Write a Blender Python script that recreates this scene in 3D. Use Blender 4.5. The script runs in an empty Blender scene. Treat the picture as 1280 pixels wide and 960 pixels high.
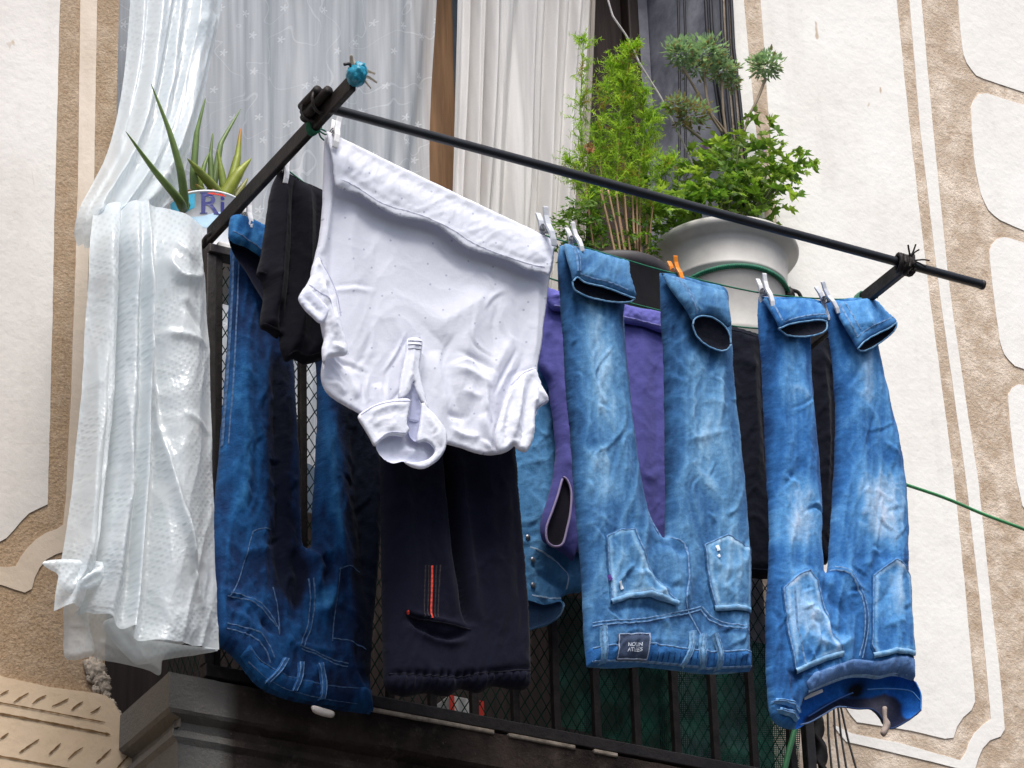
import bpy, math, random
import numpy as np
from mathutils import Vector
from mathutils.geometry import delaunay_2d_cdt

random.seed(7)
RNG = np.random.default_rng(11)
scene = bpy.context.scene
COL = scene.collection
rad = math.radians

# ------------------------------------------------------------------ camera model
TH, PS, RO, FPX = rad(28.1), rad(30.0), rad(-2.02), 4700.0
CF = np.array([math.sin(PS)*math.cos(TH), math.cos(PS)*math.cos(TH), math.sin(TH)])
CR0 = np.array([math.cos(PS), -math.sin(PS), 0.0]); CU0 = np.cross(CR0, CF)
CR = math.cos(RO)*CR0 + math.sin(RO)*CU0
CU = -math.sin(RO)*CR0 + math.cos(RO)*CU0
CC = np.array([-3.2, -5.72, 1.6])
cam_d = bpy.data.cameras.new('camera'); cam = bpy.data.objects.new('camera', cam_d); COL.objects.link(cam)
from mathutils import Matrix
cam.matrix_world = Matrix([[CR[0], CU[0], -CF[0], CC[0]], [CR[1], CU[1], -CF[1], CC[1]],
                           [CR[2], CU[2], -CF[2], CC[2]], [0, 0, 0, 1]])
cam_d.sensor_width = 36; cam_d.lens = FPX/1280*36; cam_d.clip_end = 500
scene.camera = cam

def at(px, py, Y):
    """points of the photo's measured outlines on the upright plane(s) y = Y -> world (n,3)"""
    px = np.atleast_1d(np.asarray(px, float)); py = np.atleast_1d(np.asarray(py, float))
    d = CF[None] + ((px-640)/FPX)[:, None]*CR[None] + ((480-py)/FPX)[:, None]*CU[None]
    t = (np.broadcast_to(np.asarray(Y, float), px.shape) - CC[1])/d[:, 1]
    return CC[None] + d*t[:, None]
def at1(px, py, Y): return at(px, py, Y)[0]

# ------------------------------------------------------------------ numpy noise
_perm = {}
def perlin(x, y, seed=0):
    if seed not in _perm:
        r = np.random.default_rng(seed+100); a = r.uniform(0, 2*np.pi, 4096); p = r.permutation(4096)
        _perm[seed] = (np.cos(a), np.sin(a), p)
    ga, gb, p = _perm[seed]
    xi = np.floor(x).astype(int); yi = np.floor(y).astype(int); xf = x-xi; yf = y-yi
    def g(ix, iy, dx, dy):
        h = p[(p[ix & 4095] + iy) & 4095]; return ga[h]*dx + gb[h]*dy
    u = xf**3*(xf*(xf*6-15)+10); v = yf**3*(yf*(yf*6-15)+10)
    a = g(xi, yi, xf, yf); b = g(xi+1, yi, xf-1, yf); c = g(xi, yi+1, xf, yf-1); d = g(xi+1, yi+1, xf-1, yf-1)
    return ((a*(1-u)+b*u)*(1-v) + (c*(1-u)+d*u)*v)*1.5
def fbm(x, y, seed=0, o=3):
    s = 0; a = 1; t = 0
    for i in range(o): s = s + a*perlin(x*2**i, y*2**i, seed+i*7); t += a; a *= .5
    return s/t
def crumple(q, scale, stretch, ang, seed, warp=.6):
    """ridged crease network, -0.5..0.5, stretched along direction ang (0 = down the picture)"""
    c, s = math.cos(ang), math.sin(ang)
    x = (q[:, 0]*c + q[:, 1]*s)/scale; y = (-q[:, 0]*s + q[:, 1]*c)/(scale*stretch)
    wx = perlin(x*.7+3, y*.7, seed+31); wy = perlin(x*.7, y*.7+9, seed+57)
    x = x + warp*wx; y = y + warp*wy
    r = (1-np.abs(perlin(x, y, seed))*2.0)**2 + .5*(1-np.abs(perlin(x*2.1, y*2.1, seed+5))*2)**2
    return np.clip(r/1.5, 0, 1)-.45
def lin(c):
    c = np.asarray(c, float)/255.0
    return np.where(c <= .04045, c/12.92, ((c+.055)/1.055)**2.4)
def lerp(a, b, t): return a + (b-a)*t
def ramp(t, cols):
    """piecewise mix of linear colours over t in 0..1"""
    cols = np.array([lin(c) for c in cols]); n = len(cols)-1
    t = np.clip(t, 0, 1)*n; i = np.minimum(t.astype(int), n-1); f = (t-i)[:, None]
    return cols[i]*(1-f) + cols[i+1]*f

# ------------------------------------------------------------------ object helpers
def props(o, label=None, cat=None, group=None, kind=None):
    if label: o['label'] = label
    if cat: o['category'] = cat
    if group: o['group'] = group
    if kind: o['kind'] = kind
    return o
def thing(name, label, cat, loc=(0, 0, 0), group=None):
    o = bpy.data.objects.new(name, None); COL.objects.link(o); o.location = [float(v) for v in loc]
    o.empty_display_size = .05
    return props(o, label, cat, group)
def chain_loc(o):
    v = Vector((0, 0, 0))
    while o is not None: v += o.location; o = o.parent
    return v
class MB:
    """collects vertices/faces (+ optional colours, uvs) for ONE mesh object"""
    def __init__(s): s.v = []; s.f = []; s.c = []; s.uv = []; s.n = 0; s.hc = False
    def add(s, v, f, c=None, uv=None):
        v = np.asarray(v, float).reshape(-1, 3); b = s.n
        s.v.append(v); s.f += [tuple(int(i)+b for i in q) for q in f]; s.n += len(v)
        if c is None: c = np.full((len(v), 3), .5)
        else: s.hc = True; c = np.broadcast_to(np.asarray(c, float), (len(v), 3))
        s.c.append(c); s.uv.append(np.zeros((len(v), 2)) if uv is None else np.asarray(uv, float))
        return s
    def box(s, lo, hi, c=None):
        x0, y0, z0 = lo; x1, y1, z1 = hi
        v = [(x0,y0,z0),(x1,y0,z0),(x1,y1,z0),(x0,y1,z0),(x0,y0,z1),(x1,y0,z1),(x1,y1,z1),(x0,y1,z1)]
        return s.add(v, [(3,2,1,0),(4,5,6,7),(0,1,5,4),(1,2,6,5),(2,3,7,6),(3,0,4,7)], c)
    def tube(s, pts, r, n=8, c=None, cap=True, flat=1.0):
        pts = np.asarray(pts, float); m = len(pts); r = np.broadcast_to(np.asarray(r, float), (m,))
        T = np.gradient(pts, axis=0); T /= np.linalg.norm(T, axis=1)[:, None]+1e-12
        ref = np.array([0, 0, 1.0]) if abs(T[0][2]) < .9 else np.array([1.0, 0, 0])
        V = []; u = np.cross(T[0], ref); u /= np.linalg.norm(u)
        for i in range(m):
            u = u - T[i]*np.dot(u, T[i]); u /= np.linalg.norm(u)+1e-12; w = np.cross(T[i], u)
            a = np.arange(n)*2*np.pi/n
            V.append(pts[i][None] + r[i]*(np.cos(a)[:, None]*u[None] + flat*np.sin(a)[:, None]*w[None]))
        V = np.concatenate(V); F = []
        for i in range(m-1):
            for k in range(n):
                F.append((i*n+k, i*n+(k+1) % n, (i+1)*n+(k+1) % n, (i+1)*n+k))
        if cap: F.append(tuple(range(n-1, -1, -1))); F.append(tuple((m-1)*n+k for k in range(n)))
        if c is not None and np.ndim(c) == 2: c = np.repeat(np.asarray(c), n, axis=0)
        return s.add(V, F, c)
    def lathe(s, prof, center, n=48, c=None):
        V = []; F = []; m = len(prof)
        for r, z in prof:
            for k in range(n):
                a = 2*np.pi*k/n; V.append((center[0]+r*math.cos(a), center[1]+r*math.sin(a), center[2]+z))
        for i in range(m-1):
            for k in range(n): F.append((i*n+k, i*n+(k+1) % n, (i+1)*n+(k+1) % n, (i+1)*n+k))
        return s.add(V, F, c)
    def build(s, name, mat, parent=None, smooth=True, bevel=0, origin=None, solid=0):
        V = np.concatenate(s.v)
        if parent is not None: base = np.array(chain_loc(parent))
        else:
            base = np.array(origin) if origin is not None else np.array([(V[:,0].min()+V[:,0].max())/2, (V[:,1].min()+V[:,1].max())/2, V[:,2].min()])
        me = bpy.data.meshes.new(name); me.from_pydata((V-base).tolist(), [], s.f)
        if smooth: me.polygons.foreach_set('use_smooth', [True]*len(me.polygons))
        if s.hc:
            a = me.color_attributes.new('Col', 'FLOAT_COLOR', 'POINT')
            cc = np.ones((len(V), 4)); cc[:, :3] = np.concatenate(s.c); a.data.foreach_set('color', cc.ravel())
        UV = np.concatenate(s.uv)
        if np.any(UV):
            l = me.uv_layers.new(name='UVMap'); li = np.zeros(len(me.loops), int); me.loops.foreach_get('vertex_index', li)
            l.data.foreach_set('uv', UV[li].ravel())
        me.materials.append(mat); me.update()
        o = bpy.data.objects.new(name, me); COL.objects.link(o)
        if parent is not None: o.parent = parent
        else: o.location = base.tolist()
        if bevel:
            b = o.modifiers.new('bevel', 'BEVEL'); b.width = bevel; b.segments = 2; b.limit_method = 'ANGLE'; b.angle_limit = .6
        if solid:
            b = o.modifiers.new('solid', 'SOLIDIFY'); b.thickness = solid; b.offset = 0
        return o
def copy_tree(o, parent=None):
    c = o.copy(); COL.objects.link(c)
    if parent is not None: c.parent = parent
    for ch in list(o.children): copy_tree(ch, c)
    return c

# ------------------------------------------------------------------ outlines
def crom(P, per=8, closed=False):
    P = np.asarray(P, float); n = len(P); out = []
    idx = range(n) if closed else range(n-1)
    for i in idx:
        p1 = P[i]; p2 = P[(i+1) % n]
        p0 = P[(i-1) % n] if (closed or i > 0) else p1*2-p2
        p3 = P[(i+2) % n] if (closed or i+2 < n) else p2*2-p1
        L = np.linalg.norm(p2[:2]-p1[:2])
        if L < 1e-6: continue
        m1 = (p2-p0)/2; m2 = (p3-p1)/2
        l1 = np.linalg.norm(m1); l2 = np.linalg.norm(m2)     # keep tangents from overshooting
        if l1 > L: m1 = m1*L/l1
        if l2 > L: m2 = m2*L/l2
        for t in np.arange(per)/per:
            out.append((2*t**3-3*t**2+1)*p1+(t**3-2*t**2+t)*m1+(-2*t**3+3*t**2)*p2+(t**3-t**2)*m2)
    if not closed: out.append(P[-1])
    return np.array(out)
def resample(P, sp, closed=False):
    Q = np.vstack([P, P[:1]]) if closed else P
    L = np.r_[0, np.cumsum(np.linalg.norm(np.diff(Q[:, :2], axis=0), axis=1))]
    n = max(int(L[-1]/sp), 3)
    t = np.linspace(0, L[-1], n+1)
    if closed: t = t[:-1]
    return np.stack([np.interp(t, L, Q[:, k]) for k in range(Q.shape[1])], 1)
def segdist(q, A, B, want_t=False):
    best = np.full(len(q), 1e18); bt = np.zeros(len(q)); m = len(A)
    d = B-A; dd = (d**2).sum(1)+1e-12
    for s in range(0, len(q), 4000):
        e = q[s:s+4000]
        t = np.clip(((e[:, None, :]-A[None])*d[None]).sum(2)/dd[None], 0, 1)
        D = ((e[:, None, :]-A[None]-t[..., None]*d[None])**2).sum(2)
        j = D.argmin(1); best[s:s+4000] = D[np.arange(len(e)), j]
        bt[s:s+4000] = (j + t[np.arange(len(e)), j])/m
    return (np.sqrt(best), bt) if want_t else np.sqrt(best)
def inside(q, P):
    x, y = q[:, 0], q[:, 1]; r = np.zeros(len(q), bool); n = len(P); j = n-1
    for i in range(n):
        xi, yi = P[i]; xj, yj = P[j]
        if yi != yj: r ^= ((yi > y) != (yj > y)) & (x < (xj-xi)*(y-yi)/(yj-yi)+xi)
        j = i
    return r
def prof(t):
    t = np.clip(t, 0, 1); return np.sqrt(np.maximum(1-(1-t)**2, 0))
def stroke_f(q, S):
    """S = (points, width, amp[, taper]) -> gaussian ridge along a drawn crease"""
    P = crom(S[0], 6) if len(S[0]) > 2 else np.asarray(S[0], float)
    if len(q) > 400 and len(P) > 1:          # only the points near the crease matter
        m_ = S[1]*5+2; k_ = (q[:, 0] > P[:, 0].min()-m_) & (q[:, 0] < P[:, 0].max()+m_) & (q[:, 1] > P[:, 1].min()-m_) & (q[:, 1] < P[:, 1].max()+m_)
        o_ = np.zeros(len(q))
        if k_.any(): o_[k_] = stroke_f2(q[k_], S, P)
        return o_
    return stroke_f2(q, S, P)
def stroke_f2(q, S, P):
    if len(P) == 1: return S[2]*np.exp(-((q-P[0])**2).sum(1)/S[1]**2)
    d, t = segdist(q, P[:-1], P[1:], True)
    tp = S[3] if len(S) > 3 else .35
    k = np.clip(np.minimum(t, 1-t)/tp, 0, 1) if tp > 0 else 1
    return S[2]*(.55*np.exp(-(d/S[1])**2)+.45*np.exp(-np.sqrt((d/S[1]/.62)**2+.01)+.1))*(k*(2-k) if tp > 0 else 1)

def creases(seed, poly, n, amp=.0035, w=(3, 6), L=(25, 70), ang=(.15, .5), region=None):
    r = np.random.default_rng(seed); P = np.asarray(poly, float); lo, hi = P.min(0), P.max(0); out = []
    while len(out) < n:
        c = r.uniform(lo, hi)
        if not inside(c[None], P)[0] or (region is not None and not region(c)): continue
        a = r.normal(ang[0], ang[1])*r.choice([-1, 1]); l = r.uniform(*L); d = np.array([math.sin(a), math.cos(a)]); nn = np.array([d[1], -d[0]])
        pts = [tuple(c-d*l/2), tuple(c+nn*r.normal()*l*.12), tuple(c+d*l/2)]; k = r.uniform(*w); s = r.choice([-1, 1, 1])
        out.append((pts, k, s*amp*r.uniform(.5, 1.3), .5))
        out.append(([tuple(np.array(q)+nn*k*1.7) for q in pts], k*1.1, -s*amp*.6, .5))
    return out
class Cloth:
    """a hanging garment panel: outline drawn in the photo, carried on the upright plane y = Y,
    blown up to a soft two-layer body with creases"""
    def __init__(s, outline, Y, thick=.025, r=30, folds=(), crump=(), seed=0, sp=3.0, ragged=.8, per=8, bulge=0, back=.6, fade=9, pinch=None):
        P = resample(crom(outline, per, True), sp, True)
        if ragged:
            a = np.arange(len(P)); nrm = np.roll(P, -1, 0)-np.roll(P, 1, 0); nrm = np.stack([nrm[:, 1], -nrm[:, 0]], 1)
            nrm /= np.linalg.norm(nrm, axis=1)[:, None]+1e-9
            P = P + nrm*(ragged*fbm(a*sp/22.0, a*0+seed*3.3, seed))[:, None]*1.5
        s.P = P; s.Y = Y; s.th = thick; s.r = r; s.folds = folds; s.cr = crump; s.seed = seed; s.sp = sp; s.bulge = bulge; s.bk = back; s.fd = fade; s.pinch = pinch
    def Yf(s, q): return s.Y(q) if callable(s.Y) else np.full(len(q), float(s.Y))
    def H(s, q):
        d = segdist(q, s.P, np.roll(s.P, -1, 0)); ins = inside(q, s.P); d = np.where(ins, d, 0)
        return s.H2(q, d)
    def H2(s, q, d):
        h = s.th*prof(d/s.r); fade = np.clip(d/s.fd, 0, 1); w = np.zeros(len(q)); wt = 0
        for i, c in enumerate(s.cr):
            k = crumple(q, c[1], c[2], c[3], s.seed+13*i, c[4] if len(c) > 4 else .6)
            if len(c) > 5: k = k*c[5](q)
            h = h + fade*c[0]*k; w = w + k/(i+1); wt += 1/(i+1)
        f = np.zeros(len(q))
        for S in s.folds: f = f + stroke_f(q, S)
        h = h + fade*f
        if s.pinch is not None: k = np.clip((q[:, 1]-s.pinch(q))/46, 0, 1); h = h*(.28+.72*k*k*(3-2*k))
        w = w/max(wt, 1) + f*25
        return h, w
    def grid(s, P, sp):
        lo = P.min(0)-sp; hi = P.max(0)+sp
        xs = np.arange(lo[0], hi[0], sp); ys = np.arange(lo[1], hi[1], sp*.87)
        X, Yy = np.meshgrid(xs, ys); X = X + (np.arange(len(ys)) % 2)[:, None]*sp/2
        q = np.stack([X.ravel(), Yy.ravel()], 1); q += RNG.uniform(-.12, .12, q.shape)*sp
        q = q[inside(q, P)]; d = segdist(q, P, np.roll(P, -1, 0)); k = d > .55*sp
        q, d = q[k], d[k]; n = len(P)
        allp = np.vstack([P, q])
        r = delaunay_2d_cdt([Vector(p) for p in allp], [(i, (i+1) % n) for i in range(n)], [], 1, 1e-5)
        v = np.array([tuple(p) for p in r[0]]); f = [tuple(t) for t in r[2]]
        src = r[3]; dist = np.zeros(len(v)); D0 = np.r_[np.zeros(n), d]
        for i, a in enumerate(src): dist[i] = D0[a[0]] if a else 0
        isb = np.array([bool(a) and a[0] < n for a in src])
        return v, f, dist, isb
    def mesh(s, mb, colf, two=True):
        v, f, d, isb = s.grid(s.P, s.sp)
        h, w = s.H2(v, d); s._v, s._h = v, h
        base = at(v[:, 0], v[:, 1], s.Yf(v)); Vf = base.copy(); Vf[:, 1] -= h
        c = colf(v, w, d); uv = v/100.0
        # orient faces toward the street (-y)
        a, b, e = Vf[f[0][0]], Vf[f[0][1]], Vf[f[0][2]]
        if np.cross(b-a, e-a)[1] > 0: f = [t[::-1] for t in f]
        if not two: mb.add(Vf, f, c, uv); return s
        Vb = base.copy(); Vb[:, 1] += s.bk*np.abs(s.th)*prof(d/s.r) + .004*np.clip(d/s.fd, 0, 1)*fbm(v[:, 0]/30, v[:, 1]/50, s.seed+3)
        n = len(v); mp = np.where(isb, np.arange(n), n+np.arange(n))
        V = np.vstack([Vf, Vb]); fb = [tuple(int(mp[i]) for i in t[::-1]) for t in f]
        used = np.unique(np.r_[np.arange(n), np.array([i for t in fb for i in t])]); re = -np.ones(2*n, int); re[used] = np.arange(len(used))
        mb.add(V[used], [tuple(re[i] for i in t) for t in list(f)+fb], np.vstack([c, c])[used], np.vstack([uv, uv])[used])
        return s
    def patch(s, mb, outline, colf, rise=.003, lip=5, sp=None, per=6, extra=None, curve=True):
        """a piece sewn on this panel: follows its surface, stands `rise` proud"""
        sp = sp or s.sp; P = resample(crom(outline, per, True) if curve else np.asarray(outline, float), sp, True)
        v, f, d, isb = s.grid(P, sp); h, w = s.H(v)
        h = h + .0007 + rise*prof(d/lip)
        if extra is not None: h = h + extra(v, d)
        V = at(v[:, 0], v[:, 1], s.Yf(v)); V[:, 1] -= h
        a, b, e = V[f[0][0]], V[f[0][1]], V[f[0][2]]
        if np.cross(b-a, e-a)[1] > 0: f = [t[::-1] for t in f]
        mb.add(V, f, colf(v, w, d), v/100.0)
    def strip(s, mb, pts, wid, rise, col, sp=3, smooth=True, dash=None, off=0.0):
        """sewn strip / seam along a drawn line"""
        P = resample(crom(pts, 6) if smooth and len(pts) > 2 else np.asarray(pts, float), sp)
        T = np.gradient(P, axis=0); T /= np.linalg.norm(T, axis=1)[:, None]+1e-9; N = np.stack([-T[:, 1], T[:, 0]], 1)
        rows = [P+N*(k*wid/2) for k in (-1, -.6, 0, .6, 1)]; rs = [0.0004, rise*.8, rise, rise*.8, 0.0004]
        n = len(P); V = []
        for q, r in zip(rows, rs):
            h, w = s.H(q); X = at(q[:, 0], q[:, 1], s.Yf(q)); X[:, 1] -= np.maximum(h, 0)+r+off; V.append(X)
        F = []
        for k in range(4):
            for i in range(n-1):
                if dash and (i % dash[0]) >= dash[1]: continue
                F.append((k*n+i, k*n+i+1, (k+1)*n+i+1, (k+1)*n+i))
        q = np.vstack(rows)
        c = col(q) if callable(col) else np.broadcast_to(lin(col), (len(q), 3))*(1+.18*fbm(q[:, 0]/5, q[:, 1]/5, 3))[:, None]*np.where(np.tile(np.arange(n), 5) % 3 == 2, .9 if min(lin((0,0,0) if callable(col) else col)) > .3 else .6, 1.0)[:, None]
        mb.add(np.vstack(V), F, c, q/100.0)

def sheet(mb, ctrl, nu, nv, disp=None, col=None):
    """loose sheet through control rows of (px, py, Y); disp(u,v,P)->metres toward the street"""
    C = np.array(ctrl, float); R, K, _ = C.shape
    rows = np.array([resample_u(C[i], nu) for i in range(R)])
    G = np.array([resample_u(rows[:, j], nv) for j in range(nu)]).transpose(1, 0, 2)
    u = np.tile(np.linspace(0, 1, nu), nv); v = np.repeat(np.linspace(0, 1, nv), nu)
    q = G.reshape(-1, 3); P = at(q[:, 0], q[:, 1], q[:, 2])
    if disp is not None: P[:, 1] -= disp(u, v, q)
    F = [(j*nu+i, (j+1)*nu+i, (j+1)*nu+i+1, j*nu+i+1) for j in range(nv-1) for i in range(nu-1)]
    c = None if col is None else col(u, v, q)
    mb.add(P, F, c, q[:, :2]/100.0)
def resample_u(P, n):
    D = crom(P, 12); t = np.linspace(0, len(D)-1, n); k = np.arange(len(D))
    return np.stack([np.interp(t, k, D[:, i]) for i in range(D.shape[1])], 1)
def slab_mesh(mb, poly, Y, th, curve=False, per=6):
    """flat plaster panel: polygon drawn on the wall, `th` thick in front of y = Y"""
    P = crom(poly, per, True) if curve else np.asarray(poly, float)
    n = len(P); r = delaunay_2d_cdt([Vector(p) for p in P], [(i, (i+1) % n) for i in range(n)], [], 1, 1e-5)
    v = np.array([tuple(p) for p in r[0]]); f = [tuple(t) for t in r[2]]
    A = at(v[:, 0], v[:, 1], Y); A[:, 1] = Y-th
    a, b, e = A[f[0][0]], A[f[0][1]], A[f[0][2]]
    if np.cross(b-a, e-a)[1] > 0: f = [t[::-1] for t in f]
    mb.add(A, f)
    S = at(P[:, 0], P[:, 1], Y); S1 = S.copy(); S1[:, 1] = Y-th
    mb.add(np.vstack([S1, S]), [(i, (i+1) % n, n+(i+1) % n, n+i) for i in range(n)])
# ------------------------------------------------------------------ materials (all procedural)
class NT:
    def __init__(s, name):
        s.m = bpy.data.materials.new(name); s.m.use_nodes = True; s.t = s.m.node_tree
        s.t.nodes.clear(); s.out = s.t.nodes.new('ShaderNodeOutputMaterial')
    def n(s, typ, **kw):
        o = s.t.nodes.new('ShaderNode'+typ)
        for k, v in kw.items():
            if k.startswith('i_'):
                s.set(o.inputs[k[2:].replace('_', ' ')], v)
            elif k.startswith('x'): s.set(o.inputs[int(k[1:])], v)
            else: setattr(o, k, v)
        return o
    def set(s, sock, v):
        if isinstance(v, bpy.types.NodeSocket): s.t.links.new(v, sock)
        elif isinstance(v, bpy.types.Node): s.t.links.new(v.outputs[0], sock)
        else:
            if hasattr(v, '__len__') and len(v) == 3 and sock.type == 'RGBA': v = (*[float(a) for a in v], 1)
            sock.default_value = v
    def math(s, op, a, b=0.0, c=0.0):
        o = s.n('Math', operation=op); s.set(o.inputs[0], a); s.set(o.inputs[1], b); s.set(o.inputs[2], c); return o.outputs[0]
    def mix(s, f, a, b, typ='MIX'):
        o = s.n('Mix', data_type='RGBA', blend_type=typ); s.set(o.inputs[0], f); s.set(o.inputs[6], a); s.set(o.inputs[7], b); return o.outputs[2]
    def pos(s): return s.n('NewGeometry').outputs['Position']
    def uv(s): return s.n('TexCoord').outputs['UV']
    def noise(s, vec, scale, detail=4, rough=.55, dist=0.0):
        return s.n('TexNoise', i_Vector=vec, i_Scale=float(scale), i_Detail=float(detail), i_Roughness=rough, i_Distortion=dist).outputs[0]
    def map(s, v, a, b, c=0.0, d=1.0):
        o = s.n('MapRange'); s.set(o.inputs[0], v)
        for i, x in enumerate((a, b, c, d)): o.inputs[i+1].default_value = x
        return o.outputs[0]
    def scalev(s, vec, sc):
        o = s.n('VectorMath', operation='MULTIPLY'); s.set(o.inputs[0], vec); o.inputs[1].default_value = sc; return o.outputs[0]
    def bump(s, h, strength=.5, dist=.01, nrm=None):
        o = s.n('Bump', i_Strength=strength, i_Distance=dist); s.set(o.inputs['Height'], h)
        if nrm is not None: s.set(o.inputs['Normal'], nrm)
        return o.outputs[0]
    def prin(s, col, rough=.8, spec=.3, normal=None, metal=0.0, **kw):
        o = s.n('BsdfPrincipled'); s.set(o.inputs['Base Color'], col); s.set(o.inputs['Roughness'], rough)
        s.set(o.inputs['Specular IOR Level'], spec); s.set(o.inputs['Metallic'], metal)
        if normal is not None: s.set(o.inputs['Normal'], normal)
        for k, v in kw.items(): s.set(o.inputs[k.replace('_', ' ')], v)
        return o.outputs[0]
    def done(s, sh): s.t.links.new(sh, s.out.inputs[0]); return s.m

def fabric(name, var=.25, fine=55, bump=.25, rough=.9, sheen=0.0, trans=0.0, spec=.15, dots=None, stretch=(1, 1, 1), slub=(1, 1, 1), crinkle=0.0, cscale=4.0, cfade=0.0):
    k = NT(name); c = k.n('Attribute', attribute_name='Col').outputs['Color']
    uv = k.uv(); p = k.scalev(uv, stretch)
    n1 = k.noise(p, fine, 3, .7); n2 = k.noise(k.scalev(uv, slub), 9, 4, .6)
    f = k.math('MULTIPLY', k.map(n1, .25, .75, 1-var, 1+var), k.map(n2, .25, .75, 1-var*.7, 1+var*.7))
    o = k.n('Mix', data_type='RGBA', blend_type='MULTIPLY'); k.set(o.inputs[0], 1.0); k.set(o.inputs[6], c)
    cc = k.n('CombineColor'); [k.set(cc.inputs[i], f) for i in range(3)]; k.set(o.inputs[7], cc.outputs[0]); c = o.outputs[2]
    if dots:
        v = k.n('TexVoronoi', voronoi_dimensions='2D', i_Vector=uv, i_Scale=dots[0], i_Randomness=.75)
        m = k.math('LESS_THAN', v.outputs['Distance'], dots[1]); c = k.mix(k.math('MULTIPLY', m, .6), c, lin(dots[2]))
    hx = None
    if crinkle:
        r = k.n('TexNoise', noise_type='RIDGED_MULTIFRACTAL', i_Scale=cscale, i_Detail=3.0, i_Roughness=.45, i_Distortion=.7); k.set(r.inputs['Vector'], k.scalev(uv, (1.25, .6, 1)))
        g = k.map(k.noise(uv, 1.3, 2), .35, .65, .25, 1.0); rr = k.math('MULTIPLY', k.map(r.outputs[0], .3, 1.6, 0, 1), g)
        hx = k.bump(rr, crinkle, .012)
        if cfade: c = k.mix(k.math('MULTIPLY', k.map(rr, .35, .9), cfade), c, k.mix(.55, c, (.75, .83, .92)))
    nb = k.bump(k.math('ADD', n1, k.math('MULTIPLY', k.noise(uv, 25, 4, .6), 1.5)), bump, .004, hx)
    sh = k.prin(c, rough, spec, nb, Sheen_Weight=sheen)
    if trans:
        t = k.n('BsdfTranslucent'); k.set(t.inputs[0], c); mx = k.n('MixShader'); mx.inputs[0].default_value = trans
        k.set(mx.inputs[1], sh); k.set(mx.inputs[2], t.outputs[0]); sh = mx.outputs[0]
    return k.done(sh)
def plain(name, col, rough=.6, spec=.35, var=.15, scale=40, bump=.1, bscale=None, metal=0.0, col2=None):
    k = NT(name); p = k.pos(); n = k.noise(p, scale, 5, .65)
    a = lin(col); b = lin(col2) if col2 is not None else a*(1-2*var)
    c = k.mix(k.map(n, .35, .65), a*(1+var*.4), b)
    nb = k.bump(k.noise(p, bscale or scale*3, 4, .6), bump, .004)
    return k.done(k.prin(c, rough, spec, nb, metal))

def stucco_mat():
    k = NT('brown_stucco'); p = k.pos()
    big = k.noise(p, 2.2, 5, .6); mid = k.noise(p, 14, 5, .65); fine = k.noise(p, 160, 3, .7); gr = k.noise(p, 62, 4, .7)
    c = k.mix(k.map(big, .35, .65), lin((204, 186, 166)), lin((184, 163, 141)))
    c = k.mix(k.map(mid, .45, .66), c, lin((232, 216, 198)))
    c = k.mix(k.math('MULTIPLY', k.map(k.noise(p, 34, 5, .7, 1.2), .54, .66), .55), c, lin((166, 140, 114)))
    c = k.mix(k.math('MULTIPLY', k.map(fine, .57, .77), .42), c, lin((138, 114, 90)))
    c = k.mix(k.math('MULTIPLY', k.map(gr, .58, .72), .5), c, lin((236, 219, 198)))
    # left part is browner and darker, slightly more toward the bottom
    x = k.n('SeparateXYZ', i_Vector=p)
    g = k.math('MULTIPLY', k.map(x.outputs['X'], -.55, .35, 1, 0), k.map(x.outputs['Z'], 5.9, 4.6, .75, 1.0))
    c = k.mix(k.math('MULTIPLY', g, .8), c, k.mix(k.map(fine, .4, .7), lin((160, 134, 104)), lin((116, 90, 62))))
    h = k.math('ADD', k.math('MULTIPLY', fine, .8), k.math('MULTIPLY', gr, 1.2))
    h = k.math('ADD', h, k.math('MULTIPLY', mid, 1.0))
    return k.done(k.prin(c, .95, .1, k.bump(h, .38, .010)))
def plaster_mat(name, base, dirty, dz=1.0, warm=0.0):
    k = NT(name); p = k.pos(); x = k.n('SeparateXYZ', i_Vector=p)
    n = k.noise(p, 3.0, 6, .62); m = k.noise(k.scalev(p, (1, 1, .35)), 9, 5, .6); f = k.noise(p, 70, 5, .6)
    c = k.mix(k.map(n, .38, .68, 0, .55), lin(base), lin(dirty))
    c = k.mix(k.map(m, .56, .72, 0, .35), c, lin(dirty)*.85)
    c = k.mix(k.map(f, .62, .75, 0, .3), c, lin(dirty)*.7)
    low = k.math('MULTIPLY', k.map(x.outputs['Z'], 5.6, 4.7, 0, 1), k.map(x.outputs['X'], -.5, -.75, 0, 1))
    c = k.mix(k.math('MULTIPLY', low, dz*.6), c, lin(dirty)*.82)  # darker toward the lower left
    v = k.n('TexVoronoi', feature='DISTANCE_TO_EDGE', i_Scale=4.3); k.set(v.inputs['Vector'], k.scalev(p, (1, 1, .8)))
    cr = k.math('MULTIPLY', k.map(v.outputs['Distance'], .0, .006, 1, 0), k.map(k.noise(p, 5, 3), .55, .62, 0, .35))
    c = k.mix(k.math('MULTIPLY', cr, dz*.7), c, lin((150, 135, 118)))
    sp = k.map(k.noise(k.scalev(p, (1, 1, .55)), 16, 3, .6), .70, .74, 0, .75)
    c = k.mix(sp, c, lin((186, 160, 130)))
    st_ = k.math('MULTIPLY', k.map(k.noise(k.scalev(p, (1, 1, .06)), 26, 4, .6), .56, .74, 0, .22), k.map(n, .4, .6, .2, 1))
    c = k.mix(st_, c, lin(dirty)*.72)
    h = k.math('ADD', f, k.math('MULTIPLY', k.noise(p, 18, 5, .6), 2.5))
    return k.done(k.prin(c, .9, .15, k.bump(h, .16, .006)))
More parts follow.
